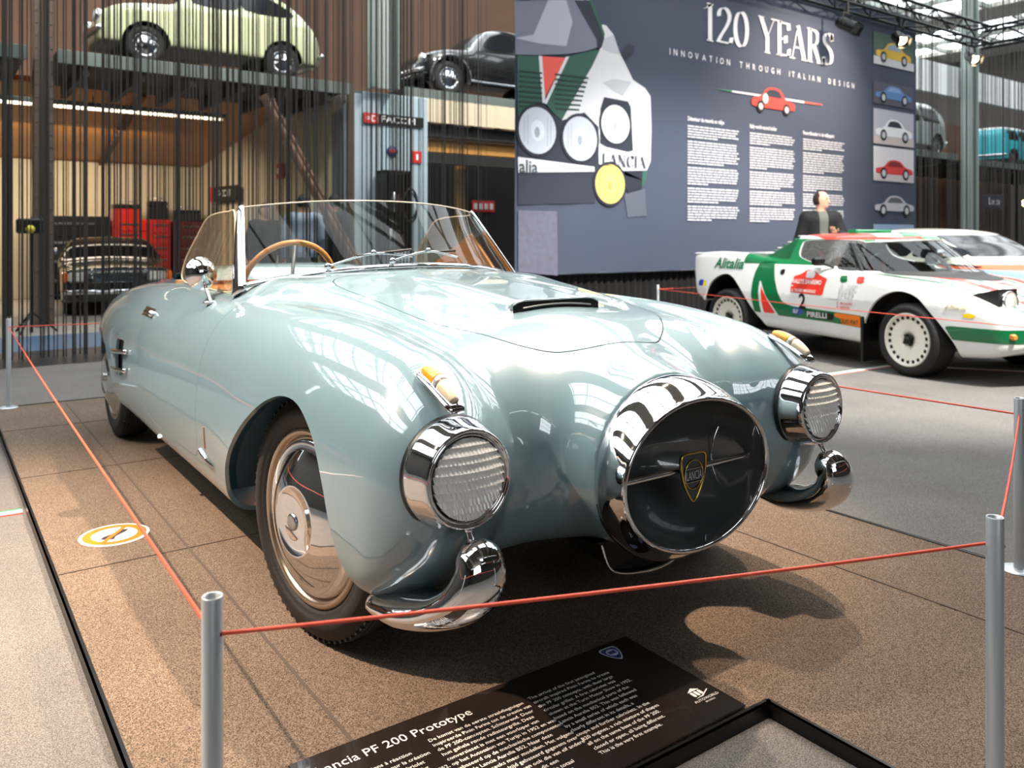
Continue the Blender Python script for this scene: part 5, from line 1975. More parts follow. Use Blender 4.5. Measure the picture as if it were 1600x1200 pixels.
fs = thing('brand_sign', 'black and red tool brand sign reading FACOM on the pale panel wall', 'sign', (4.777, 10.24, 3.08))
mb = MB()
mb.bbox(-.56, .56, -.03, 0, -.085, .085, .006)
mb.obj('board', BLACK, fs)
mb = MB()
mb.bbox(-.56, -.29, -.036, -.03, -.085, .085, .002)
mb.obj('red_square', mat('sign_red', (206, 40, 30), .5), fs)
board_text(fs, 'lettering', 'FACOM', -.25, -.05, .155, WHITE, -.033, 1.22)
board_text(fs, 'logo_lettering', '=D', -.53, -.055, .15, WHITE, -.039, 1.1)
fsg = thing('fire_sign', 'small red fire equipment sign on the pale panel wall', 'sign', (5.21, 10.24, 2.49))
mb = MB()
mb.bbox(-.09, .09, -.02, 0, -.10, .10, .004)
mb.obj('plate', MATS['sign_red'], fsg)
mb = MB()
mb.bbox(-.02, .02, -.024, -.02, -.05, .05, .002)
mb.obj('symbol', WHITE, fsg)
rs = thing('round_sign', 'small round blue and red sign on the pale panel wall', 'sign', (4.75, 10.24, 2.56))
mb = MB()
mb.lathe([(.0, .02), (.09, .02), (.10, 0)], 24, axis_m((0, 0, 0), (0, -1, 0)))
mb.obj('disc', mat('sign_blue', (40, 60, 110), .5), rs)
mb = MB()
mb.bbox(-.055, .055, -.026, -.02, -.02, .03, .003)
mb.obj('red_band', MATS['sign_red'], rs)
hr = thing('hose_cabinet', 'black open cabinet with coiled hose on the pale panel wall', 'cabinet', (4.71, 10.24, .9))
mb = MB()
for b in ((-.24, .24, -.30, 0, 0, .04), (-.24, .24, -.30, 0, 1.28, 1.32), (-.24, -.20, -.30, 0, 0, 1.32), (.20, .24, -.30, 0, 0, 1.32), (-.24, .24, -.02, 0, 0, 1.32)):
    mb.box(*b)
mb.obj('carcass', BLACK, hr)
mb = MB()
mb.tube([(.20 + .13 * math.cos(t), -.33, .78 - .010 * t + .26 * math.sin(t)) for t in np.linspace(-1.6, 7.5, 50)], .018, 8)
mb.obj('hose', RUBBER, hr)
for k, (xx, zz, rr_) in enumerate(((-.08, .35, .10), (.06, .33, .09), (-.02, .95, .08), (.08, .92, .07))):
    mb = MB()
    mb.lathe([(0, 0), (rr_, 0), (rr_, .22), (rr_ * .5, .28), (rr_ * .5, .33), (0, .33)], 16, Matrix.Translation((xx, -.16, zz - .31 if zz < .5 else zz - .30)))
    mb.obj('canister', mat('canister_dark_red', (74, 26, 22), .4) if k % 2 else STEEL, hr)
# beams right of the tool wall
def beam(label, x0, x1, y0, z0_, z1_, m, name='beam', cat='beam', dep=.15):
    t = MB()
    t.bbox(-(x1 - x0) / 2, (x1 - x0) / 2, 0, dep, 0, z1_ - z0_, .01)
    t.bbox(-(x1 - x0) / 2, (x1 - x0) / 2, -.02, .03, 0, .03, .005)
    o = t.obj(name, m)
    o.location = ((x0 + x1) / 2, y0, z0_)
    return tag(o, label, cat)


corr = thing('corrugated_cladding', 'cream corrugated cladding strip under the beetle shelf', 'cladding', (8.7, 10.76, 3.2))
mb = MB()
n = 130
V_ = []
for i in range(n + 1):
    xx = -3.3 + 6.6 * i / n
    dd = .02 if (i // 2) % 2 else 0
    V_ += [(xx, dd, 0), (xx, dd, .42)]
mb.add(V_, [(2 * i, 2 * i + 2, 2 * i + 3, 2 * i + 1) for i in range(n)])
mb.obj('sheet', CREAMW, corr)
beam('dark steel beam under the cream corrugated strip', 5.44, 12, 10.95, 2.96, 3.2, SHU)
beam('ochre painted beam below the dark steel beam', 5.44, 12, 11.1, 2.70, 2.95, mat('ochre_paint', (190, 140, 70), .5))
beam('lower dark beam in the bay beside the banner', 5.44, 12, 11.0, 2.48, 2.68, SHU)
mb = MB()
mb.bbox(-.06, .06, -.05, .05, 0, 2.75, .01)
mb.bbox(.10, .13, -.05, .05, 0, 2.75, .005)
o = mb.obj('ochre_post', MATS['ochre_paint'])
o.location = (7.13, 12.0, FZ)
tag(o, 'ochre painted post in the dark bay beside the banner', 'post')
mb = MB()
mb.box(5.44, 13.5, 14.0, 14.1, FZ, 3.3)
structure(mb.obj('wall_back', mat('dark_bay_wall', (26, 24, 23), .8)))
# red lit sign glimpsed deep in the bay
rl = thing('shop_sign', 'small red and white sign deep in the dark bay left of the banner', 'sign', (9.05, 14.0, 1.86))
mb = MB()
mb.bbox(-.32, .32, -.03, 0, -.13, .13, .01)
mb.obj('board', MATS['sign_red'], rl)
for k in range(4):
    mb = MB()
    mb.bbox(-.28 + k * .15, -.19 + k * .15, -.04, -.03, -.07, .07, .004)
    mb.obj('letter_block', WHITE, rl)

# red tool cabinets along the cream wall
CABR = mat('cabinet_red', (186, 34, 24), .35, coat=.4)
CABD = mat('cabinet_dark_red', (96, 26, 26), .4)


def tool_cab(label, x0, x1, z1_, y0, m, n, tb=None):
    t = thing('tool_cabinet', label, 'cabinet', ((x0 + x1) / 2, y0, FZ))
    w = (x1 - x0) / 2
    mb = MB()
    mb.bbox(-w, w, 0, .6, .08, z1_ - FZ, .015)
    mb.obj('body', m, t)
    for k in range(n):
        mb = MB()
        hh = (z1_ - FZ - .14) / n
        mb.bbox(-w + .03, w - .03, -.02, 0, .11 + k * hh, .11 + k * hh + hh * .9, .006)
        d = mb.obj('drawer', m, t)
        mb = MB()
        mb.bbox(-w * .6, w * .6, -.045, -.02, .11 + k * hh + hh * .62, .11 + k * hh + hh * .74, .005)
        mb.obj('drawer_handle', STEEL, d)
    for sx in (-w + .08, w - .08):
        mb = MB()
        mb.tube([(sx, .1, .08), (sx, .1, .0)], .03, 8)
        mb.obj('castor', BLACK, t)
    return t


tool_cab('bright red tool cabinet in the workshop, left of the pair', 1.347, 1.976, 1.48, 15.3, CABR, 7)
tool_cab('bright red tool cabinet in the workshop, right of the pair', 2.02, 2.41, 1.48, 15.3, CABR, 6)
tool_cab('dark red tall tool cabinet beside the bright red pair', 2.475, 3.10, 1.45, 15.3, CABD, 6)
tool_cab('black low workbench cabinet left of the red cabinets', 0.02, 1.28, 1.53, 15.3, BLACK, 4)


def tool_box(label, loc, w, h_, m):
    t = thing('tool_box', label, 'tool box', loc)
    mb = MB()
    mb.bbox(-w / 2, w / 2, -.15, .15, 0, h_ * .7, .01)
    mb.obj('case', m, t)
    mb = MB()
    mb.bbox(-w / 2, w / 2, -.16, .16, h_ * .7, h_, .02)
    mb.obj('lid', BLACK, t)
    mb = MB()
    mb.tube([(-w * .3, 0, h_), (-w * .3, 0, h_ + .06), (w * .3, 0, h_ + .06), (w * .3, 0, h_)], .012, 8)
    mb.obj('carry_handle', STEEL, t)


tool_box('red and white tool box on the bright red cabinet', (1.63, 15.6, 1.48), .5, .30, CABR)
tool_box('black machine case on the second bright red cabinet', (2.21, 15.6, 1.48), .34, .38, BLACK)
tool_box('dark equipment case on the dark red cabinet', (2.79, 15.6, 1.45), .5, .24, SHU)
# tilted framed sign and small red box on the right bay wall
ts = thing('framed_sign', 'dark framed sign with white lettering on the cream bay wall', 'sign', (3.28, 14.55, 2.0), math.radians(-82.7))
mb = MB()
mb.bbox(-.62, .62, -.06, -.03, -.15, .15, .008)
mb.obj('board', BLACK, ts)
mb = MB()
mb.bbox(-.62, -.40, -.068, -.06, -.15, .15, .003)
mb.obj('red_square', MATS['sign_red'], ts)
board_text(ts, 'lettering', 'FACOM', -.36, -.06, .20, WHITE, -.066, 1.0)
rb = thing('alarm_box', 'small red alarm box on the cream bay wall', 'alarm', (3.66, 12.4, 2.32), math.radians(-82.7))
mb = MB()
mb.bbox(-.12, .12, -.08, -.02, -.14, .14, .02)
mb.obj('box', MATS['sign_red'], rb)
mb = MB()
mb.lathe([(0, .02), (.05, .02), (.06, 0)], 16, axis_m((0, -.08, 0), (0, -1, 0)))
mb.obj('button', WHITE, rb)
# slanting wooden poles propped between shelf and floor
for k, (o_, lab) in enumerate(((0, 'long slanting wooden pole propped below the shelf, nearer one'), (.16, 'thin slanting wooden pole propped below the shelf, farther one'))):
    mb = MB()
    mb.tube([(1.90 + o_, 8.2 + o_, 2.88), (2.55 + o_, 8.22 + o_, 1.75), (3.62 + o_, 8.25 + o_, FZ)], .05 - .02 * k, 10)
    mb.tube([(1.88 + o_, 8.2 + o_, 2.92), (1.90 + o_, 8.2 + o_, 2.88)], .06 - .02 * k, 10)
    tag(mb.obj('wooden_pole', mat('pole_wood', (158, 118, 92), .6)), lab, 'pole', 'slanting poles in the workshop')
# sign and wood cladding at the right edge
sg = thing('hanging_sign', 'navy hanging sign beside the steel column at right edge', 'sign', (22.3, 8.6, 2.1))
mb = MB()
mb.bbox(-.55, .55, -.03, .03, -.18, .20, .01)
mb.obj('board', mat('sign_navy', (24, 34, 60), .5), sg)
board_text(sg, 'lettering', 'Lancia', -.40, -.06, .26, WHITE, -.034, 1.0)
for sx in (-.5, .5):
    mb = MB()
    mb.tube([(sx, 0, .2), (sx, 0, 6.5)], .008, 6)
    mb.obj('chain', STEEL, sg)
mb = MB()
mb.box(21.5, 33, 12.8, 12.9, FZ, 3.3)
wd = structure(mb.obj('wall_back', mat('wood_gap', (40, 28, 20), .8)))
for k in range(40):
    mb = MB()
    mb.bbox(21.5 + k * .28, 21.5 + k * .28 + .26, 12.74, 12.8, FZ, 3.3, .01)
    mb.obj('plank', mat('wood_plank', (120, 82, 58), .6, noise=.25, nscale=3), wd)
mb = MB()
mb.box(15, 33.5, 10.0, 10.06, 5.30, 6.15)
mb.box(15, 33.5, 9.97, 10.09, 5.26, 5.30)
o = mb.obj('translucent_screen', mat('white_screen', (232, 234, 232), .7))
tag(o, 'white translucent screen band above the right-hand van shelves', 'screen')
gl = thing('globe_lamp', 'small glowing globe lamp hanging at the right edge', 'lamp', (23.9, 8.5, 2.12))
mb = MB()
mb.ball((0, 0, 0), .09)
mb.obj('globe', mat('globe_glow', (255, 230, 180), .5, emit=(255, 214, 150), estr=18), gl)
mb = MB()
mb.tube([(0, 0, .08), (0, 0, 6.48)], .008, 6)
mb.tube([(0, 0, .07), (0, 0, .13)], .04, 10)
mb.obj('cable', BLACK, gl)
# a stand lamp at the far left of the bay
sl = thing('work_lamp', 'black work lamp on stand with yellow knob at the left edge', 'lamp', (-.55, 9.4, FZ))
mb = MB()
mb.tube([(0, 0, 0), (0, 0, 1.25)], .02, 8)
for a in (0, 2.1, 4.2):
    mb.tube([(0, 0, .25), (.28 * math.cos(a), .28 * math.sin(a), 0.0)], .014, 6)
mb.obj('stand', BLACK, sl)
mb = MB()
mb.bbox(-.16, .14, -.08, .08, 1.20, 1.38, .02)
mb.obj('lamp_head', BLACK, sl)
mb = MB()
mb.ball((-.02, -.10, 1.25), .05)
mb.obj('knob', mat('knob_yellow', (220, 200, 60), .4), sl)

# ---- string curtains
def curtain(name, label, x0, x1, y0, z1_, n, seed, m, clus):
    r = np.random.default_rng(seed)
    cs = r.uniform(x0, x1, clus)
    xs_ = np.concatenate([r.uniform(x0, x1, n // 2), np.clip(r.normal(cs[r.integers(0, clus, n - n // 2)], .10), x0, x1)])
    mb = MB()
    for xx in xs_:
        w = r.uniform(.002, .0085)
        yy = y0 + r.uniform(-.05, .05)
        dx = r.uniform(-.01, .01)
        mb.add([(xx - w, yy, FZ), (xx, yy - w, FZ), (xx + w, yy, FZ), (xx, yy + w, FZ), (xx - w + dx, yy, z1_), (xx + dx, yy - w, z1_), (xx + w + dx, yy, z1_), (xx + dx, yy + w, z1_)], [(0, 1, 5, 4), (1, 2, 6, 5), (2, 3, 7, 6), (3, 0, 4, 7)])
    o = mb.obj(name, m)
    tag(o, label, 'curtain', kind='stuff')
    return o


STR = mat('curtain_string', (62, 57, 53), .7)
curtain('string_curtain', 'dark string curtain hanging before the left racks', -6, 4.4, 6.9, 7.6, 540, 3, STR, 60)
curtain('string_curtain', 'dark string curtain hanging right of the banner', 10.5, 30, 7.0, 7.6, 420, 5, STR, 50)
mb = MB()
mb.tube([(-6.5, 6.9, 7.62), (30.5, 6.95, 7.62)], .04, 8)
for xx in (-6, 4.4, 10.5, 20, 30):
    mb.tube([(xx, 6.9, 7.62), (xx, 6.9, HZ)], .015, 6)
tag(mb.obj('curtain_rail', BLACK), 'black rail high above carrying the string curtains', 'rail')
# ================================================================== banner
BN_Y = 5.2
BP = {
    'screen': [(3.645, 3.708), (4.492, 3.851), (4.838, 3.45), (4.838, 3.35), (4.643, 3.28), (4.371, 3.213), (3.981, 3.151), (3.657, 3.115)],
    'screen_light': [(4.109, 3.786), (4.371, 3.83), (4.465, 3.596), (4.371, 3.302), (3.981, 3.279), (3.657, 3.294), (3.905, 3.369)],
    'frame': [(4.492, 3.851), (4.726, 3.89), (4.952, 3.488), (4.909, 3.36), (4.844, 3.338), (4.833, 3.45)],
    'frame_green': [(4.712, 3.888), (4.76, 3.896), (4.958, 3.521), (4.938, 3.486)],
    'white': [(4.867, 3.305), (4.938, 3.465), (4.915, 3.633), (4.981, 3.632), (5.097, 3.541), (5.191, 3.348), (5.333, 3.158), (5.418, 3.036), (5.623, 2.958), (5.716, 2.867), (5.732, 2.487), (5.716, 2.059), (5.644, 1.932), (5.273, 1.921), (4.867, 1.981), (4.861, 2.418), (4.643, 2.57), (4.305, 2.446), (4.561, 2.835), (4.754, 3.11)],
    'green1': [(3.676, 3.108), (3.981, 3.141), (4.019, 2.635), (3.905, 2.594), (3.686, 2.444)],
    'green2': [(4.385, 3.185), (4.838, 3.329), (4.867, 3.305), (4.754, 3.11), (4.574, 2.878), (4.305, 2.453), (4.174, 2.528), (4.07, 2.62), (4.213, 2.88)],
    'redtri': [(4.019, 3.142), (4.366, 3.17), (4.057, 2.68)],
    'wline1': [(3.97, 3.14), (4.019, 3.146), (4.067, 2.64), (4.026, 2.616)],
    'wline2': [(4.361, 3.178), (4.412, 3.189), (4.083, 2.611), (4.047, 2.622)],
    'louvw': [(4.588, 2.88), (4.615, 2.777), (4.643, 2.57), (4.371, 2.504)],
    'box': [(4.947, 2.779), (5.333, 2.763), (5.378, 2.701), (5.418, 2.175), (5.333, 2.152), (4.981, 2.191), (4.881, 2.227), (4.889, 2.634)],
    'arch': [(4.924, 2.948), (5.097, 3.011), (5.393, 3.011), (5.244, 2.82), (5.097, 2.87)],
    'bar': [(3.686, 1.998), (4.796, 1.945), (4.796, 1.888), (3.693, 1.826)],
    'lower': [(4.867, 1.981), (5.273, 1.921), (5.654, 1.944), (5.623, 1.809), (5.561, 1.717), (5.333, 1.654), (5.273, 1.794), (5.039, 1.99), (4.924, 1.93)],
    'greenlow': [(5.576, 1.929), (5.663, 1.949), (5.632, 1.82), (5.561, 1.728)],
    'tyre': [(5.273, 1.641), (5.623, 1.719), (5.654, 1.385), (5.333, 1.358)],
    'dark': [(3.681, 2.563), (4.265, 2.495), (4.867, 2.547), (4.867, 1.981), (4.796, 1.881), (3.693, 1.82)],
    'belly': [(3.693, 1.826), (4.81, 1.888), (4.81, 1.52), (3.693, 1.472)],
    'water': [(3.696, 1.413), (4.239, 1.413), (4.252, 0.683), (3.696, 0.737)],
    'mirror': [(5.214, 3.318), (5.333, 3.454), (5.439, 3.447), (5.424, 3.367), (5.273, 3.26)],
    'side': [(5.097, 3.541), (5.191, 3.348), (5.214, 3.318), (4.924, 3.334), (4.938, 3.465)],
}

ban = thing('exhibition_banner', 'huge dark blue anniversary banner with rally car print and text columns', 'banner', (7.8, BN_Y, .70))
BO = Vector((7.8, BN_Y, .70))
mb = MB()
nx_, nz_ = 90, 24
V_ = []
for j in range(nz_ + 1):
    for i in range(nx_ + 1):
        xx = 3.66 + (11.955 - 3.66) * i / nx_
        zz = .70 + 4.1 * j / nz_
        rip = .006 * math.sin(xx * 9 + .6 * math.sin(zz * 2)) * (1 - j / nz_) ** 2
        V_.append((xx - BO.x, rip + .008, zz - BO.z))
mb.add(V_, [(j * (nx_ + 1) + i, j * (nx_ + 1) + i + 1, (j + 1) * (nx_ + 1) + i + 1, (j + 1) * (nx_ + 1) + i) for j in range(nz_) for i in range(nx_)], True)
mb.obj('fabric', mat('banner_navy', (66, 74, 92), .75, noise=.06, nscale=.8), ban)
mb = MB()
mb.tube([(3.66 - BO.x, .02, .0), (11.955 - BO.x, .02, 0)], .012, 8)
mb.obj('hem_bar', mat('hem_grey', (70, 76, 88), .7), ban)
PR = {}


def pm(name, rgb, rough=.7):
    return mat('print_' + name, rgb, rough)


BL = [0]


def bprint(name, m, polys, lift=None):
    """flat print on the cloth; polys are (x, z) outlines"""
    BL[0] += 1
    off = -.0016 * BL[0] if lift is None else -lift
    mb = MB()
    for P in polys:
        mb.add([(p[0] - BO.x, off - .002, p[1] - BO.z) for p in P], [tuple(range(len(P)))])
    return mb.obj(name, m, ban)


def ell(c, rx, rz, n=28):
    return [(c[0] + rx * math.cos(t), c[1] + rz * math.sin(t)) for t in np.linspace(0, 2 * PI, n + 1)[:-1]]


PW_, PG_, PRD, PDK = pm('white', (214, 216, 222)), pm('green', (52, 92, 80)), pm('red', (232, 96, 84)), pm('dark', (44, 50, 64))
L0 = .002
bprint('printed_water', mat('print_water', (100, 100, 118), .7, noise=.3, nscale=14), [BP['water']], L0)
bprint('printed_front_shadow', PDK, [BP['dark'], BP['belly']], L0)
bprint('printed_tyre', pm('tyre', (84, 90, 104)), [BP['tyre']], L0)
bprint('printed_roof', PW_, [[(3.66, 3.70), (4.49, 3.85), (4.73, 3.89), (4.60, 4.45), (4.2, 4.6), (3.66, 4.62)]], L0)
bprint('printed_windscreen', pm('screen', (120, 124, 142)), [BP['screen'], [(3.66, 3.70), (4.49, 3.85), (4.36, 4.30), (3.66, 4.40)]], L0 + .002)
bprint('printed_screen_sheen', pm('sheen', (176, 178, 192)), [BP['screen_light']], L0 + .004)
bprint('printed_screen_frame', PDK, [BP['frame']], L0 + .006)
bprint('printed_frame_edge', PG_, [BP['frame_green']], L0 + .008)
bprint('printed_white_body', PW_, [BP['white']], L0 + .003)
bprint('printed_wing_shade', pm('shade', (186, 190, 200)), [BP['arch']], L0 + .005)
bprint('printed_pillar_shade', pm('shade', (186, 190, 200)), [BP['side']], L0 + .005)
bprint('printed_green_bonnet', PG_, [BP['green1'], BP['green2']], L0 + .005)
bprint('printed_red_triangle', PRD, [BP['redtri']], L0 + .006)
bprint('printed_white_louvres', PW_, [BP['louvw'], BP['wline1'], BP['wline2']], L0 + .0075)
lines = []
for k in range(8):
    zz = 2.95 - k * .055
    lines.append([(3.70, zz), (4.02, zz + .012), (4.02, zz - .008), (3.70, zz - .02)])
    lines.append([(4.20, zz + .02), (4.70 - k * .02, zz + .035), (4.70 - k * .02, zz + .015), (4.20, zz)])
bprint('printed_louvre_lines', pm('louvre', (36, 60, 56)), lines, L0 + .009)
bprint('printed_lamp_box', PDK, [BP['box']], L0 + .006)
bprint('printed_low_bumper', pm('bumper', (34, 40, 52)), [BP['lower']], L0 + .006)
bprint('printed_green_chin', PG_, [BP['greenlow']], L0 + .008)
bprint('printed_white_bar', PW_, [BP['bar']], L0 + .006)
bprint('printed_mirror', PDK, [BP['mirror']], L0 + .008)
for c, r, col in (((3.955, 2.306), .272, (196, 204, 216)), ((4.574, 2.259), .268, (190, 198, 212)), ((5.126, 2.472), .24, (214, 216, 218)), ((5.039, 1.753), .245, (222, 196, 110))):
    if c[0] - r < 3.668:
        clipx = lambda P: [(max(p[0], 3.665), p[1]) for p in P]
    else:
        clipx = lambda P: P
    bprint('printed_lamp_rim', pm('rim', (38, 42, 54)), [clipx(ell(c, r * 1.09, r * 1.09))], L0 + .010)
    bprint('printed_lamp', pm('lamp%d' % int(c[0] * 10), col), [clipx(ell(c, r * .96, r * .96))], L0 + .012)
    bprint('printed_lamp_core', pm('core%d' % int(c[0] * 10), tuple(min(255, int(v * 1.1)) for v in col)), [ell((c[0], c[1]), r * .36, r * .44)], L0 + .014)
    bprint('printed_lamp_bulb', pm('lampring%d' % int(c[0] * 10), tuple(int(v * .82) for v in col)), [ell((c[0] - .01, c[1] - .02), r * .14, r * .22)], L0 + .016)
    bprint('printed_lamp_flutes', pm('flute%d' % int(c[0] * 10), tuple(int(v * .88) for v in col)), [[(c[0] + r * k * .17 - .006, c[1] - r * .7 * math.sqrt(1 - (k * .17) ** 2)), (c[0] + r * k * .17 + .006, c[1] - r * .7 * math.sqrt(1 - (k * .17) ** 2)), (c[0] + r * k * .17 + .006, c[1] + r * .7 * math.sqrt(1 - (k * .17) ** 2)), (c[0] + r * k * .17 - .006, c[1] + r * .7 * math.sqrt(1 - (k * .17) ** 2))] for k in (-4, -3, 3, 4)], L0 + .013)['kind'] = 'stuff'


def btext(name, s, x, z, size, m, lift, sx=1.0, align='LEFT', spacing=1.0):
    if spacing != 1.0:
        mb = MB()
        cx = x
        for ch in s:
            if ch != ' ':
                tv, tf2 = text_geo(ch, size, 'LEFT', .012)
                mb = MB()
                mb.add([(cx + v[0] * sx - BO.x, -lift - .002, z + v[1] - BO.z) for v in tv], tf2)
                mb.obj('subtitle_letter', m, ban)
            cx += size * spacing * (.38 if ch == 'I' else .72)
        return None
    tv, tf2 = text_geo(s, size, align, .02)
    mb = MB()
    mb.add([(x + v[0] * sx - BO.x, -lift - .002, z + v[1] - BO.z) for v in tv], tf2)
    return mb.obj(name, m, ban)


BW = pm('lettering', (226, 226, 232))
btext('printed_bar_lettering', 'alia', 3.70, 1.83, .20, pm('grey_letters', (70, 78, 90)), L0 + .009)
btext('subtitle_lettering', 'INNOVATION THROUGH ITALIAN DESIGN', 6.05, 3.43, .115, BW, L0, .9, spacing=1.63)

# roman capitals drawn with a broad nib
GLY = {
    '1': (.52, [[(.30, .02), (.30, .98)], [(.30, .98), (.24, .90), (.10, .84)]], [(.10, .52)]),
    '2': (.66, [[(.12, .72), (.14, .86), (.26, .965), (.42, .95), (.53, .82), (.52, .66), (.40, .46), (.22, .24), (.09, .05)], [(.09, .05), (.35, .05), (.58, .05)], [(.58, .05), (.62, .22)]], []),
    '0': (.70, [[(.35 + .24 * math.sin(t), .5 + .475 * math.cos(t)) for t in np.linspace(0, 2 * PI, 33)]], []),
    'Y': (.78, [[(.14, .97), (.40, .46)], [(.70, .97), (.42, .46)], [(.41, .46), (.41, .03)]], [(.27, .56)]),
    'E': (.64, [[(.16, .02), (.16, .98)], [(.16, .955), (.56, .955)], [(.16, .50), (.44, .50)], [(.16, .045), (.57, .045)], [(.56, .955), (.58, .78)], [(.57, .045), (.60, .24)], [(.44, .60), (.44, .40)]], []),
    'A': (.76, [[(.10, .03), (.36, .98)], [(.36, .98), (.64, .03)], [(.20, .34), (.52, .34)]], [(.0, .22), (.52, .78)]),
    'R': (.74, [[(.16, .02), (.16, .98)], [(.16, .955), (.38, .955), (.52, .88), (.53, .66), (.40, .53), (.16, .51)], [(.34, .52), (.62, .03)]], [(.04, .28), (.55, .76)]),
    'S': (.58, [[(.49, .78), (.46, .90), (.34, .965), (.18, .93), (.11, .80), (.15, .66), (.30, .55), (.43, .45), (.49, .30), (.46, .12), (.32, .03), (.16, .06), (.09, .20)], [(.49, .97), (.50, .76)], [(.08, .24), (.08, .02)]], []),
    'L': (.60, [[(.16, .02), (.16, .98)], [(.16, .045), (.52, .045)], [(.52, .045), (.55, .24)]], [(.04, .28)]),
    'N': (.80, [[(.14, .98), (.14, .03)], [(.14, .98), (.62, .02)], [(.62, .02), (.62, .98)]], [(.03, .26)]),
    'C': (.66, [[(.56, .74), (.48, .91), (.34, .965), (.18, .87), (.10, .62), (.10, .38), (.18, .12), (.34, .035), (.48, .09), (.57, .26)], [(.56, .97), (.57, .72)]], []),
    'I': (.34, [[(.17, .02), (.17, .98)]], [(.05, .29)]),
}
THIN = {('A', 0), ('N', 0), ('N', 2), ('Y', 1)}


def roman(mb, s, x, z, h, sx, put, nib=.16):
    cx = x
    for ch in s:
        if ch == ' ':
            cx += .34 * h * sx
            continue
        w, strokes, serifs = GLY[ch]
        for si, st2 in enumerate(strokes):
            P = fine([(p[0], p[1]) for p in st2], 6, closed=False) if len(st2) > 3 else np.array(st2, float)
            q = []
            nb = .05 if (ch, si) in THIN else nib
            for p in P:
                q.append(((p[0] - nb / 2), p[1] - .022))
                q.append(((p[0] + nb / 2), p[1] + .022))
            vs = [put(cx + a * h * sx, z + b * h) for a, b in q]
            mb.add(vs, [(2 * i, 2 * i + 1, 2 * i + 3, 2 * i + 2) for i in range(len(P) - 1)])
            if len(st2) == 2:
                for (px_, pz_) in st2:
                    horiz = abs(st2[0][1] - st2[1][1]) < .02
                    if (pz_ < .06 or pz_ > .94) and not horiz and not (ch in 'ES' and si > 0) and not (ch == 'A' and pz_ > .9) and not (ch == 'C') and not (ch == 'L' and si > 0) and not (ch == '2') and not (ch == 'N' and si == 1):
                        zz_ = 0.0 if pz_ < .5 else .965
                        vs = [put(cx + (px_ + dx) * h * sx, z + (zz_ + dz) * h) for dx, dz in ((-.125, 0), (.125, 0), (.125, .035), (-.125, .035))]
                        mb.add(vs, [(0, 1, 2, 3)])
        cx += w * h * sx
    return cx


mb = MB()
roman(mb, '120 YEARS', 6.66, 3.70, .50, 1.02, lambda a, b: (a - BO.x, -.004, b - BO.z))
mb.obj('title_lettering', BW, ban)
mb = MB()
roman(mb, 'LANCIA', 4.90, 1.965, .145, 1.28, lambda a, b: (a - BO.x, -L0 - .020, b - BO.z), .15)
mb.obj('printed_plate_lettering', pm('plate_letters', (60, 66, 76)), ban)


def print_car(x0, x1, z0_, h_, body, m2, lift, flip=False, nm='printed_small_car'):
    w = x1 - x0
    prof = [(0, .30), (.02, .48), (.20, .58), (.34, .92), (.50, 1.0), (.66, .92), (.80, .62), (.97, .50), (1.0, .30), (.9, .18), (.1, .18)]
    win = [(.30, .62), (.37, .87), (.50, .93), (.63, .87), (.72, .62)]
    fx = (lambda a: x1 - a * w) if flip else (lambda a: x0 + a * w)
    bprint(nm, body, [[(fx(a), z0_ + b * h_) for a, b in fine(prof, 4)]], lift)
    bprint(nm + '_window', m2, [[(fx(a), z0_ + b * h_) for a, b in win]], lift + .002)
    for a in (.2, .8):
        bprint(nm + '_wheel', pm('wheel', (28, 28, 32)), [ell((fx(a), z0_ + .2 * h_), .085 * w, .085 * w)], lift + .003)
        bprint(nm + '_hub', pm('hub', (190, 190, 196)), [ell((fx(a), z0_ + .2 * h_), .05 * w, .05 * w)], lift + .005)


# tricolour line and the little red racer
bprint('tricolour_green', pm('flag_green', (60, 130, 90)), [[(6.95, 3.09), (7.25, 3.10), (7.25, 3.075), (6.95, 3.085)]], L0)
bprint('tricolour_white', BW, [[(7.25, 3.10), (8.85, 3.11), (8.85, 3.08), (7.25, 3.075)]], L0)
bprint('tricolour_red', PRD, [[(8.85, 3.11), (9.30, 3.105), (9.30, 3.09), (8.85, 3.08)]], L0)
print_car(7.66, 8.62, 2.87, .36, pm('racer_red', (214, 70, 62)), PDK, L0 + .003, True)
bprint('racer_roundel', BW, [ell((7.95, 3.06), .06, .07)], L0 + .009)
# text columns
hd = ['Détenteur de records en rallye', 'Rally world record holder', 'Recordhouder in de rallysport']
for k, (x0_, x1_) in enumerate(((6.385, 7.40), (7.62, 8.63), (8.82, 9.86))):
    btext('column_heading', hd[k], x0_, 2.625, .078, BW, L0, (.87, .87, .98)[k] * .82)
    r_ = random.Random(k)
    zz = 2.545
    mb = MB()
    for para in (5, 9, 7, 6, 6):
        for li in range(para):
            w_ = (x1_ - x0_) * (r_.uniform(.93, 1.0) if li < para - 1 else r_.uniform(.3, .7))
            cx = x0_
            while cx < x0_ + w_ - .02:
                ww = min(r_.uniform(.04, .15), x0_ + w_ - cx)
                mb.add([(cx - BO.x, -.004, zz - BO.z), (cx + ww - BO.x, -.004, zz - BO.z), (cx + ww - BO.x, -.004, zz + .0185 - BO.z), (cx - BO.x, -.004, zz + .0185 - BO.z)], [(0, 1, 2, 3)])
                cx += ww + .012
            zz -= .0345
        zz -= .026
    o = mb.obj('text_column', pm('small_text', (200, 202, 210)), ban)
    o['kind'] = 'stuff'
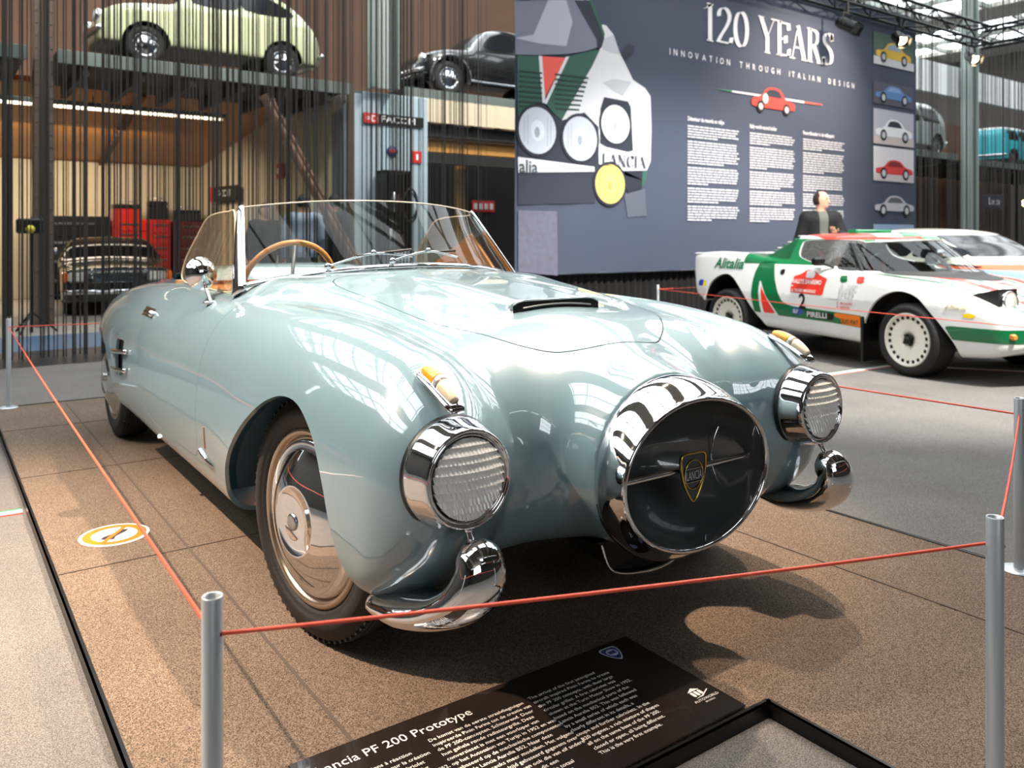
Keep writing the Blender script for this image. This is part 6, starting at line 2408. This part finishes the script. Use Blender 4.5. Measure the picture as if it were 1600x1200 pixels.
# picture column
X0, X1 = 10.655, 11.86
def pic(z0_, z1_, bgm, ground=None, zg=0):
    bprint('picture', bgm, [[(X0, z0_), (X1, z0_), (X1, z1_), (X0, z1_)]], L0)
    if ground:
        bprint('picture_ground', ground, [[(X0, z0_), (X1, z0_), (X1, zg), (X0, zg)]], L0 + .002)
pic(3.89, 4.40, pm('trees', (84, 104, 92)), pm('road', (206, 206, 210)), 4.02)
print_car(10.73, 11.76, 3.96, .32, pm('yellow_car', (226, 184, 70)), pm('pale_blue_win', (150, 170, 190)), L0 + .005)
pic(3.26, 3.62, pm('night', (84, 84, 98)))
print_car(10.72, 11.78, 3.32, .26, pm('blue_car', (90, 130, 180)), pm('blue_win', (130, 160, 200)), L0 + .005)
pic(2.62, 3.18, pm('mist', (180, 180, 192)), pm('road2', (200, 186, 186)), 2.76)
print_car(10.72, 11.8, 2.70, .34, pm('white_car', (230, 230, 234)), PDK, L0 + .005)
pic(2.03, 2.58, pm('paper', (214, 210, 214)), pm('road3', (196, 188, 190)), 2.14)
print_car(10.72, 11.82, 2.10, .28, pm('red_car', (210, 60, 60)), pm('dk_red', (120, 40, 44)), L0 + .005)
print_car(10.70, 11.86, 1.50, .30, pm('silver_car', (186, 184, 194)), pm('dk_grey', (90, 90, 100)), L0 + .003)
pic(.84, 1.335, pm('sea', (150, 176, 204)), pm('sea2', (206, 214, 224)), 1.02)

# dark pleated skirt that closes the gap under the banner
mb = MB()
n = 420
V_ = []
for i in range(n + 1):
    xx = 3.70 + 8.2 * i / n
    dd = .035 * math.sin(i * 1.15) + .012 * math.sin(i * .37)
    V_ += [(xx - 7.8, dd * 1.2, 0), (xx - 7.8, dd * .6, .80)]
mb.add(V_, [(2 * i, 2 * i + 2, 2 * i + 3, 2 * i + 1) for i in range(n)], True)
mb.tube([(-4.1, 0, .80), (4.1, 0, .80)], .015, 8)
o = mb.obj('pleated_skirt', mat('skirt_black', (26, 25, 25), .85))
o.location = (7.8, 5.36, FZ)
tag(o, 'black pleated cloth skirt hanging below the banner', 'curtain')
# ================================================================== lighting truss
TR = mat('truss_black', (22, 23, 25), .4, .5)


def truss(label, a, b, s=.30, bays=None):
    a = Vector(a)
    b = Vector(b)
    t = thing('lighting_truss', label, 'truss', tuple(a))
    d = (b - a)
    L = d.length
    d.normalize()
    up = Vector((0, 0, 1))
    sd = d.cross(up)
    cor = [(sd * i + up * j) * (s / 2) for i in (-1, 1) for j in (-1, 1)]
    for c in cor:
        mb = MB()
        mb.tube([c, c + d * L], .025, 8)
        mb.obj('chord', TR, t)
    n = bays or int(L / .45)
    for i in range(n):
        p = d * (L * i / n)
        q = d * (L * (i + 1) / n)
        for A, B in ((0, 1), (2, 3), (0, 2), (1, 3)):
            mb = MB()
            c0, c1 = (cor[A], cor[B]) if i % 2 == 0 else (cor[B], cor[A])
            mb.tube([p + c0, q + c1], .013, 6)
            mb.obj('brace', TR, t)
    return t


truss('black box truss running above the banner', (3.0, 5.0, 4.72), (13.75, 5.0, 4.72))
truss('black box truss coming forward from the banner corner at upper right', (13.95, 5.15, 4.72), (13.95, -3.0, 4.72))


def stage_lamp(label, loc, lit, aim=(0, -.5, -1)):
    t = thing('stage_lamp', label, 'lamp', loc, 0, 'spotlights on the banner truss')
    M = axis_m((0, 0, -.34), aim)
    mb = MB()
    mb.lathe([(0, -.18), (.06, -.17), (.085, -.10), (.09, .10), (.10, .12), (.085, .12), (.08, .06)], 20, M)
    mb.obj('lamp_body', TR, t)
    mb = MB()
    mb.lathe([(.082, .075), (.05, .08), (0, .08)], 20, M)
    mb.obj('lamp_lens', mat('lamp_lens_lit', (255, 236, 205), .4, emit=(255, 224, 180), estr=22) if lit else mat('lamp_lens_dark', (50, 54, 60), .1, coat=1), t)
    mb = MB()
    mb.tube([(-.11, 0, -.34), (-.11, 0, -.16), (.11, 0, -.16), (.11, 0, -.34)], .010, 6)
    mb.tube([(0, 0, -.16), (0, 0, 0)], .018, 8)
    mb.obj('yoke', TR, t)
    for k in range(4):
        Mk = M @ Matrix.Rotation(k * PI / 2, 4, 'Z')
        mb = MB()
        mb.box(-.07, .07, .088, .094, .11, .20, Mk)
        mb.obj('barn_door', TR, t)


stage_lamp('unlit black stage spotlight on the truss above the title lettering', (9.35, 4.82, 4.55), False, (.3, -.8, -.5))
stage_lamp('glowing stage spotlight in front of the yellow car picture', (10.75, 4.82, 4.56), True, (-.45, -.7, -.55))
stage_lamp('glowing stage spotlight just right of the banner edge', (13.05, 4.82, 4.56), True, (-.5, -.7, -.5))
stage_lamp('glowing stage spotlight on the forward truss at upper right', (13.95, 4.05, 4.56), True, (-.4, -.6, -.75))
# grazing light that the truss lamps throw on the banner
spot('truss_lamp_banner', (9.6, 2.4, 5.6), (8.8, 5.2, 2.9), 1600, 60, (1, .82, .66), .1, 1.0)

# ================================================================== posts and ropes of the stands
POST = mat('brushed_aluminium', (196, 200, 203), .34, .45)
ROPE = mat('red_elastic_cord', (222, 84, 58), .45)


def post(label, x, y, z0_, hgt, lean=(0, 0), group=None, r=.0152):
    t = thing('barrier_post', label, 'post', (x, y, z0_), 0, group)
    T_ = Vector((lean[0], lean[1], hgt))
    mb = MB()
    d = T_.normalized()
    M = axis_m((0, 0, 0), d)
    L = T_.length
    mb.lathe([(r, .004), (r, L), (r * .96, L + .001), (r * .80, L), (r * .80, L - .25)], 28, M)
    mb.obj('tube', POST, t)
    mb = MB()
    mb.lathe([(0, .007), (.045, .006), (.055, .002), (.056, 0)], 28)
    mb.obj('base_disc', POST, t)
    mb = MB()
    mb.lathe([(.0035, 0), (.0035, .001), (0, .001)], 10, M @ Matrix.Translation((0, 0, L - .053)) @ axis_m((-r * .45, 0, 0), (-.45, -.9, 0)) if False else Matrix.Translation(d * (L - .053)) @ axis_m((r * .62, -r * .8, 0), (.62, -.8, 0)))
    mb.obj('cord_hole', BLACK, t)
    return t


PH = .578
post('aluminium barrier post at the near left platform corner', -1.246, -.870, 0, PH)
post('aluminium barrier post at the near right beside the plaque frame', .046, -1.372, 0, PH)
post('leaning aluminium barrier post at the right edge of the platform', 1.373, -.853, 0, PH, (-.045, -.02))
post('aluminium barrier post at the far left platform corner', -1.150, 4.17, 0, PH)
post('aluminium barrier post far behind the blue roadster', 1.36, 4.17, 0, PH)
post('aluminium barrier post behind the rally car tail', 5.24, 4.60, FZ, PH + .03)
post('aluminium barrier post behind the rally car near the banner', 7.0, 4.85, FZ, PH + .03)
post('aluminium barrier post in front of the rally car nose', 4.15, -.15, FZ, PH + .03)


def rope(label, a, b, sag=.012, r=.0032):
    mb = MB()
    a = Vector(a)
    b = Vector(b)
    pts = []
    for i in range(25):
        t = i / 24
        p = a.lerp(b, t)
        p.z -= sag * 4 * t * (1 - t)
        pts.append(p)
    mb.tube(pts, r, 8)
    return tag(mb.obj('barrier_rope', ROPE), label, 'rope', 'red barrier ropes')


ZR = PH - .053
rope('red rope stretched across the front of the roadster', (-1.246 + .010, -.870 - .011, ZR), (.046, -1.372 + .015, ZR), .006)
rope('red rope running along the left side of the roadster', (-1.246, -.870 + .012, ZR), (-1.150, 4.17, ZR), .012)
rope('red rope behind the roadster from the far left post', (-1.150, 4.17, ZR), (1.36, 4.17, ZR), .012)
rope('red rope along the right side of the roadster platform', (1.36, 4.17, ZR), (1.331, -.872, ZR), .012)
rope('short red rope between the two right-hand posts', (.046, -1.372, ZR), (1.331, -.872, ZR), .03)
rope('red rope passing in front of the rally car', (5.24, 4.60, ZR), (4.15, -.15, ZR), .01)
rope('red rope leading away behind the rally car', (5.24, 4.60, ZR), (7.0, 4.85, ZR), .01)

# ================================================================== people
def caps(P, a, b, ra, rb):
    a = np.array(a, float)
    b = np.array(b, float)
    ab = b - a
    t = np.clip(((P[0] - a[0]) * ab[0] + (P[1] - a[1]) * ab[1] + (P[2] - a[2]) * ab[2]) / (ab @ ab), 0, 1)
    d = np.sqrt((P[0] - a[0] - t * ab[0]) ** 2 + (P[1] - a[1] - t * ab[1]) ** 2 + (P[2] - a[2] - t * ab[2]) ** 2)
    return d - (ra + (rb - ra) * t)


SKIN = mat('skin', (214, 160, 134), .5)


def person(label, loc, rotz, H, top_m, trous_m, hair_m, shirt_m=None, hold=False, hair_low=1.60, jacket_len=.86, lean=0.0, bald=False, turn=0.0):
    """upright figure facing local -y"""
    t = thing('person', label, 'person', loc, rotz)
    k = H / 1.75
    sh = {}
    ez = 1.12
    J = dict(pel=(0, .0, .96), bel=(0, -.01, 1.12), che=(0, .0, 1.33), nec=(0, .01, 1.47), hed=(0, -.02, 1.60))
    arms = {}
    for s in (-1, 1):
        S = (s * .185, .01, 1.415)
        if hold and s == 1:
            E, Wp = (.27, -.08, 1.16), (.10, -.27, 1.22)
        else:
            E, Wp = (s * .27, .03, 1.13), (s * .28, -.06, .89)
        arms[s] = (S, E, Wp)

    def f_torso(x, y, z):
        P = (x / k, (y / k - lean * np.maximum(z / k - 1.0, 0)), z / k)
        # flattened trunk
        Q = (P[0] * .72, P[1], P[2])
        d = caps(Q, (0, .0, .95), (0, -.005, 1.12), .122, .115)
        d = smin(d, caps(Q, (0, -.005, 1.12), (0, .0, 1.36), .115, .128), .06)
        d = smin(d, caps(P, (-.165, .01, 1.41), (.165, .01, 1.41), .066, .066), .06)
        for s in (-1, 1):
            S, E, Wp = arms[s]
            d = smin(d, caps(P, S, E, .060, .045), .04)
            d = smin(d, caps(P, E, Wp, .045, .030), .02)
        return d * k

    def f_legs(x, y, z):
        P = (x / k, y / k, z / k)
        d = None
        for s in (-1, 1):
            q = smin(caps(P, (s * .09, 0, .93), (s * .10, -.01, .50), .088, .058), caps(P, (s * .10, -.01, .50), (s * .10, .02, .09), .056, .038), .03)
            q = smin(q, caps(P, (s * .10, .02, .05), (s * .115, -.15, .035), .042, .034), .03)
            d = q if d is None else np.minimum(d, q)
        return d * k

    ct, sn = math.cos(turn), math.sin(turn)

    def f_head(x, y, z):
        x, y = x * ct + y * sn, -x * sn + y * ct
        P = (x / k, (y / k - lean * np.maximum(z / k - 1.0, 0)), z / k)
        d = (np.sqrt((P[0] / .076) ** 2 + ((P[1] + .005) / .095) ** 2 + ((P[2] - 1.645) / .105) ** 2) - 1) * .085
        d = smin(d, caps(P, (0, -.035, 1.58), (0, -.060, 1.565), .050, .034), .035)
        d = smin(d, caps(P, (0, -.092, 1.642), (0, -.108, 1.612), .010, .015), .018)
        for s in (-1, 1):
            d = smin(d, caps(P, (s * .076, .0, 1.65), (s * .080, .01, 1.62), .014, .010), .012)
        d = smin(d, caps(P, (0, .01, 1.42), (0, -.0, 1.56), .058, .052), .03)
        return d * k

    def f_all(x, y, z):
        return smin(smin(f_torso(x, y, z), f_legs(x, y, z), .05), f_head(x, y, z), .02)
    V, T = surface_net(f_all, (-.45, -.40, -.02), (.45, .28, H + .05), .017)
    sheet('body', V, T, f_all, SKIN, t, 0)

    def f_top(x, y, z):
        return smin(f_torso(x, y, z), smin(f_legs(x, y, z), f_torso(x, y, z), .05), .01) - .016
    V, T = surface_net(f_top, (-.45, -.42, .6 * k), (.45, .30, 1.56 * k), .018)
    V, T = clip(V, T, lambda x, y, z: z - jacket_len * k)
    for s in (-1, 1):
        Wp = np.array(arms[s][2]) * k
        V, T = clip(V, T, lambda x, y, z: np.sqrt((x - Wp[0]) ** 2 + (y - Wp[1]) ** 2 + (z - Wp[2]) ** 2) - .035)
    V, T = clip(V, T, lambda x, y, z: np.maximum(1.475 * k - z, np.hypot(x, y) - .085))
    if shirt_m is not None:
        V1, T1 = clip(V, T, lambda x, y, z: -np.minimum(.05 + .02 * (z - 1.0) - np.abs(x), -y - .03))
        jk = sheet('jacket', V1, T1, f_top, top_m, t, .01)
        V, T = surface_net(lambda x, y, z: f_top(x, y, z) + .008, (-.2, -.42, .8 * k), (.2, .1, 1.5 * k), .018)
        V, T = clip(V, T, lambda x, y, z: np.minimum(.07 - np.abs(x), -y - .02))
        sheet('shirt', V, T, lambda x, y, z: f_top(x, y, z) + .008, shirt_m, t, 0)
    else:
        sheet('shirt', V, T, f_top, top_m, t, .01)

    def f_tr(x, y, z):
        return smin(f_legs(x, y, z), f_torso(x, y, z), .05) - .012
    V, T = surface_net(f_tr, (-.3, -.25, .05), (.3, .25, 1.1 * k), .02)
    V, T = clip(V, T, lambda x, y, z: np.minimum(z - .09, (jacket_len + .03) * k - z))
    V, T = clip(V, T, lambda x, y, z: .20 - np.abs(x))
    sheet('trousers', V, T, f_tr, trous_m, t, 0)
    mbs = [f_legs]
    V, T = surface_net(lambda x, y, z: f_legs(x, y, z) - .008, (-.3, -.3, -.02), (.3, .2, .14), .02)
    V, T = clip(V, T, lambda x, y, z: .11 - z)
    sheet('shoes', V, T, lambda x, y, z: f_legs(x, y, z) - .008, BLACK, t, 0)

    def f_hair(x, y, z):
        return f_head(x, y, z) - .010
    V, T = surface_net(f_hair, (-.2, -.25, 1.4 * k), (.2, .25 + lean * .7, 1.85 * k), .012)
    yo = lambda y, z: y / k - lean * np.maximum(z / k - 1.0, 0)
    if bald:
        V, T = clip(V, T, lambda x, y, z: np.minimum(yo(-x * sn + y * ct, z) + .012 - .5 * np.maximum(z / k - 1.70, 0), z / k - 1.58))
    else:
        V, T = clip(V, T, lambda x, y, z: np.maximum(np.minimum(yo(-x * sn + y * ct, z) + .02, z / k - hair_low + .03), z / k - 1.695))
    V, T = clip(V, T, lambda x, y, z: z / k - hair_low + .06)
    sheet('hair', V, T, f_hair, hair_m, t, .008)
    for s in (-1, 1):
        mb = MB()
        yy = (-.088 + lean * .65) * k
        mb.ball((s * .030 * k * ct - yy * sn, s * .030 * k * sn + yy * ct, 1.652 * k), .011, n=8, m=6)
        mb.obj('eye', mat('eye_dark', (40, 28, 24), .2), t)
    mb = MB()
    mb.ball((0, 0, 0), .022, .006, .006, 10, 6, Matrix.Translation((.093 * k * sn, -.093 * k * ct, 1.578 * k)) @ Matrix.Rotation(turn, 4, 'Z'))
    mb.obj('mouth', mat('lips', (170, 96, 88), .5), t)
    # hands with five fingers
    for s in (-1, 1):
        S, E, Wp = [np.array(p) for p in arms[s]]
        d = (Wp - E) / np.linalg.norm(Wp - E)
        lat_ = np.cross(d, (0, 0, 1.0) if abs(d[2]) < .8 else (0, -1.0, 0))
        lat_ /= np.linalg.norm(lat_)
        nn = np.cross(lat_, d)

        def f_hand(x, y, z):
            P = (x / k, (y / k - lean * np.maximum(z / k - 1.0, 0)), z / k)
            q = caps(P, Wp - d * .01, Wp + d * .07, .026, .032)
            for i, (o_, ln) in enumerate(((-.027, .058), (-.009, .068), (.009, .063), (.026, .048))):
                b0 = Wp + d * .075 + lat_ * o_
                b1 = b0 + d * ln * .6 + nn * .012
                b2 = b1 + d * ln * .35 + nn * .028
                q = smin(q, np.minimum(caps(P, b0, b1, .0095, .0085), caps(P, b1, b2, .0085, .007)), .006)
            th0 = Wp + d * .025 + lat_ * -.026
            th1 = th0 + d * .035 - lat_ * .028 + nn * .012
            th2 = th1 + d * .03 - lat_ * .006 + nn * .012
            q = smin(q, np.minimum(caps(P, th0, th1, .012, .010), caps(P, th1, th2, .010, .008)), .008)
            return q * k
        c0 = Wp * k + np.array([0, lean * max(Wp[2] - 1.0, 0) * k, 0])
        V, T = surface_net(f_hand, tuple(c0 - .17), tuple(c0 + .19), .0085)
        sheet('hand', V, T, f_hand, SKIN, t, 0)
    return t


BLK = mat('black_cloth', (18, 18, 20), .8)
person('man in black jacket looking right behind the rally car', (7.70, 4.15, FZ), math.radians(-38), 1.74, BLK, mat('jeans_dark', (40, 46, 60), .8), mat('hair_dark_brown', (48, 34, 28), .6), mat('shirt_grey_green', (92, 96, 88), .8), hold=True, bald=True, turn=math.radians(52))
person('visitor in dark coat seen through the left of the windscreen', (2.53, 10.05, FZ), math.radians(10), 1.66, mat('dark_coat', (34, 32, 32), .8), BLK, mat('hair_black', (22, 18, 16), .6))
person('visitor in pale blue shirt seen through the windscreen', (2.84, 9.3, FZ), math.radians(160), 1.77, mat('pale_blue_shirt', (172, 184, 206), .8), BLK, mat('hair_black', (22, 18, 16), .6))
person('visitor in dark jacket right of the pale blue shirt', (3.34, 9.35, FZ), math.radians(120), 1.79, mat('charcoal_jacket', (36, 36, 40), .8), BLK, mat('hair_black', (22, 18, 16), .6))
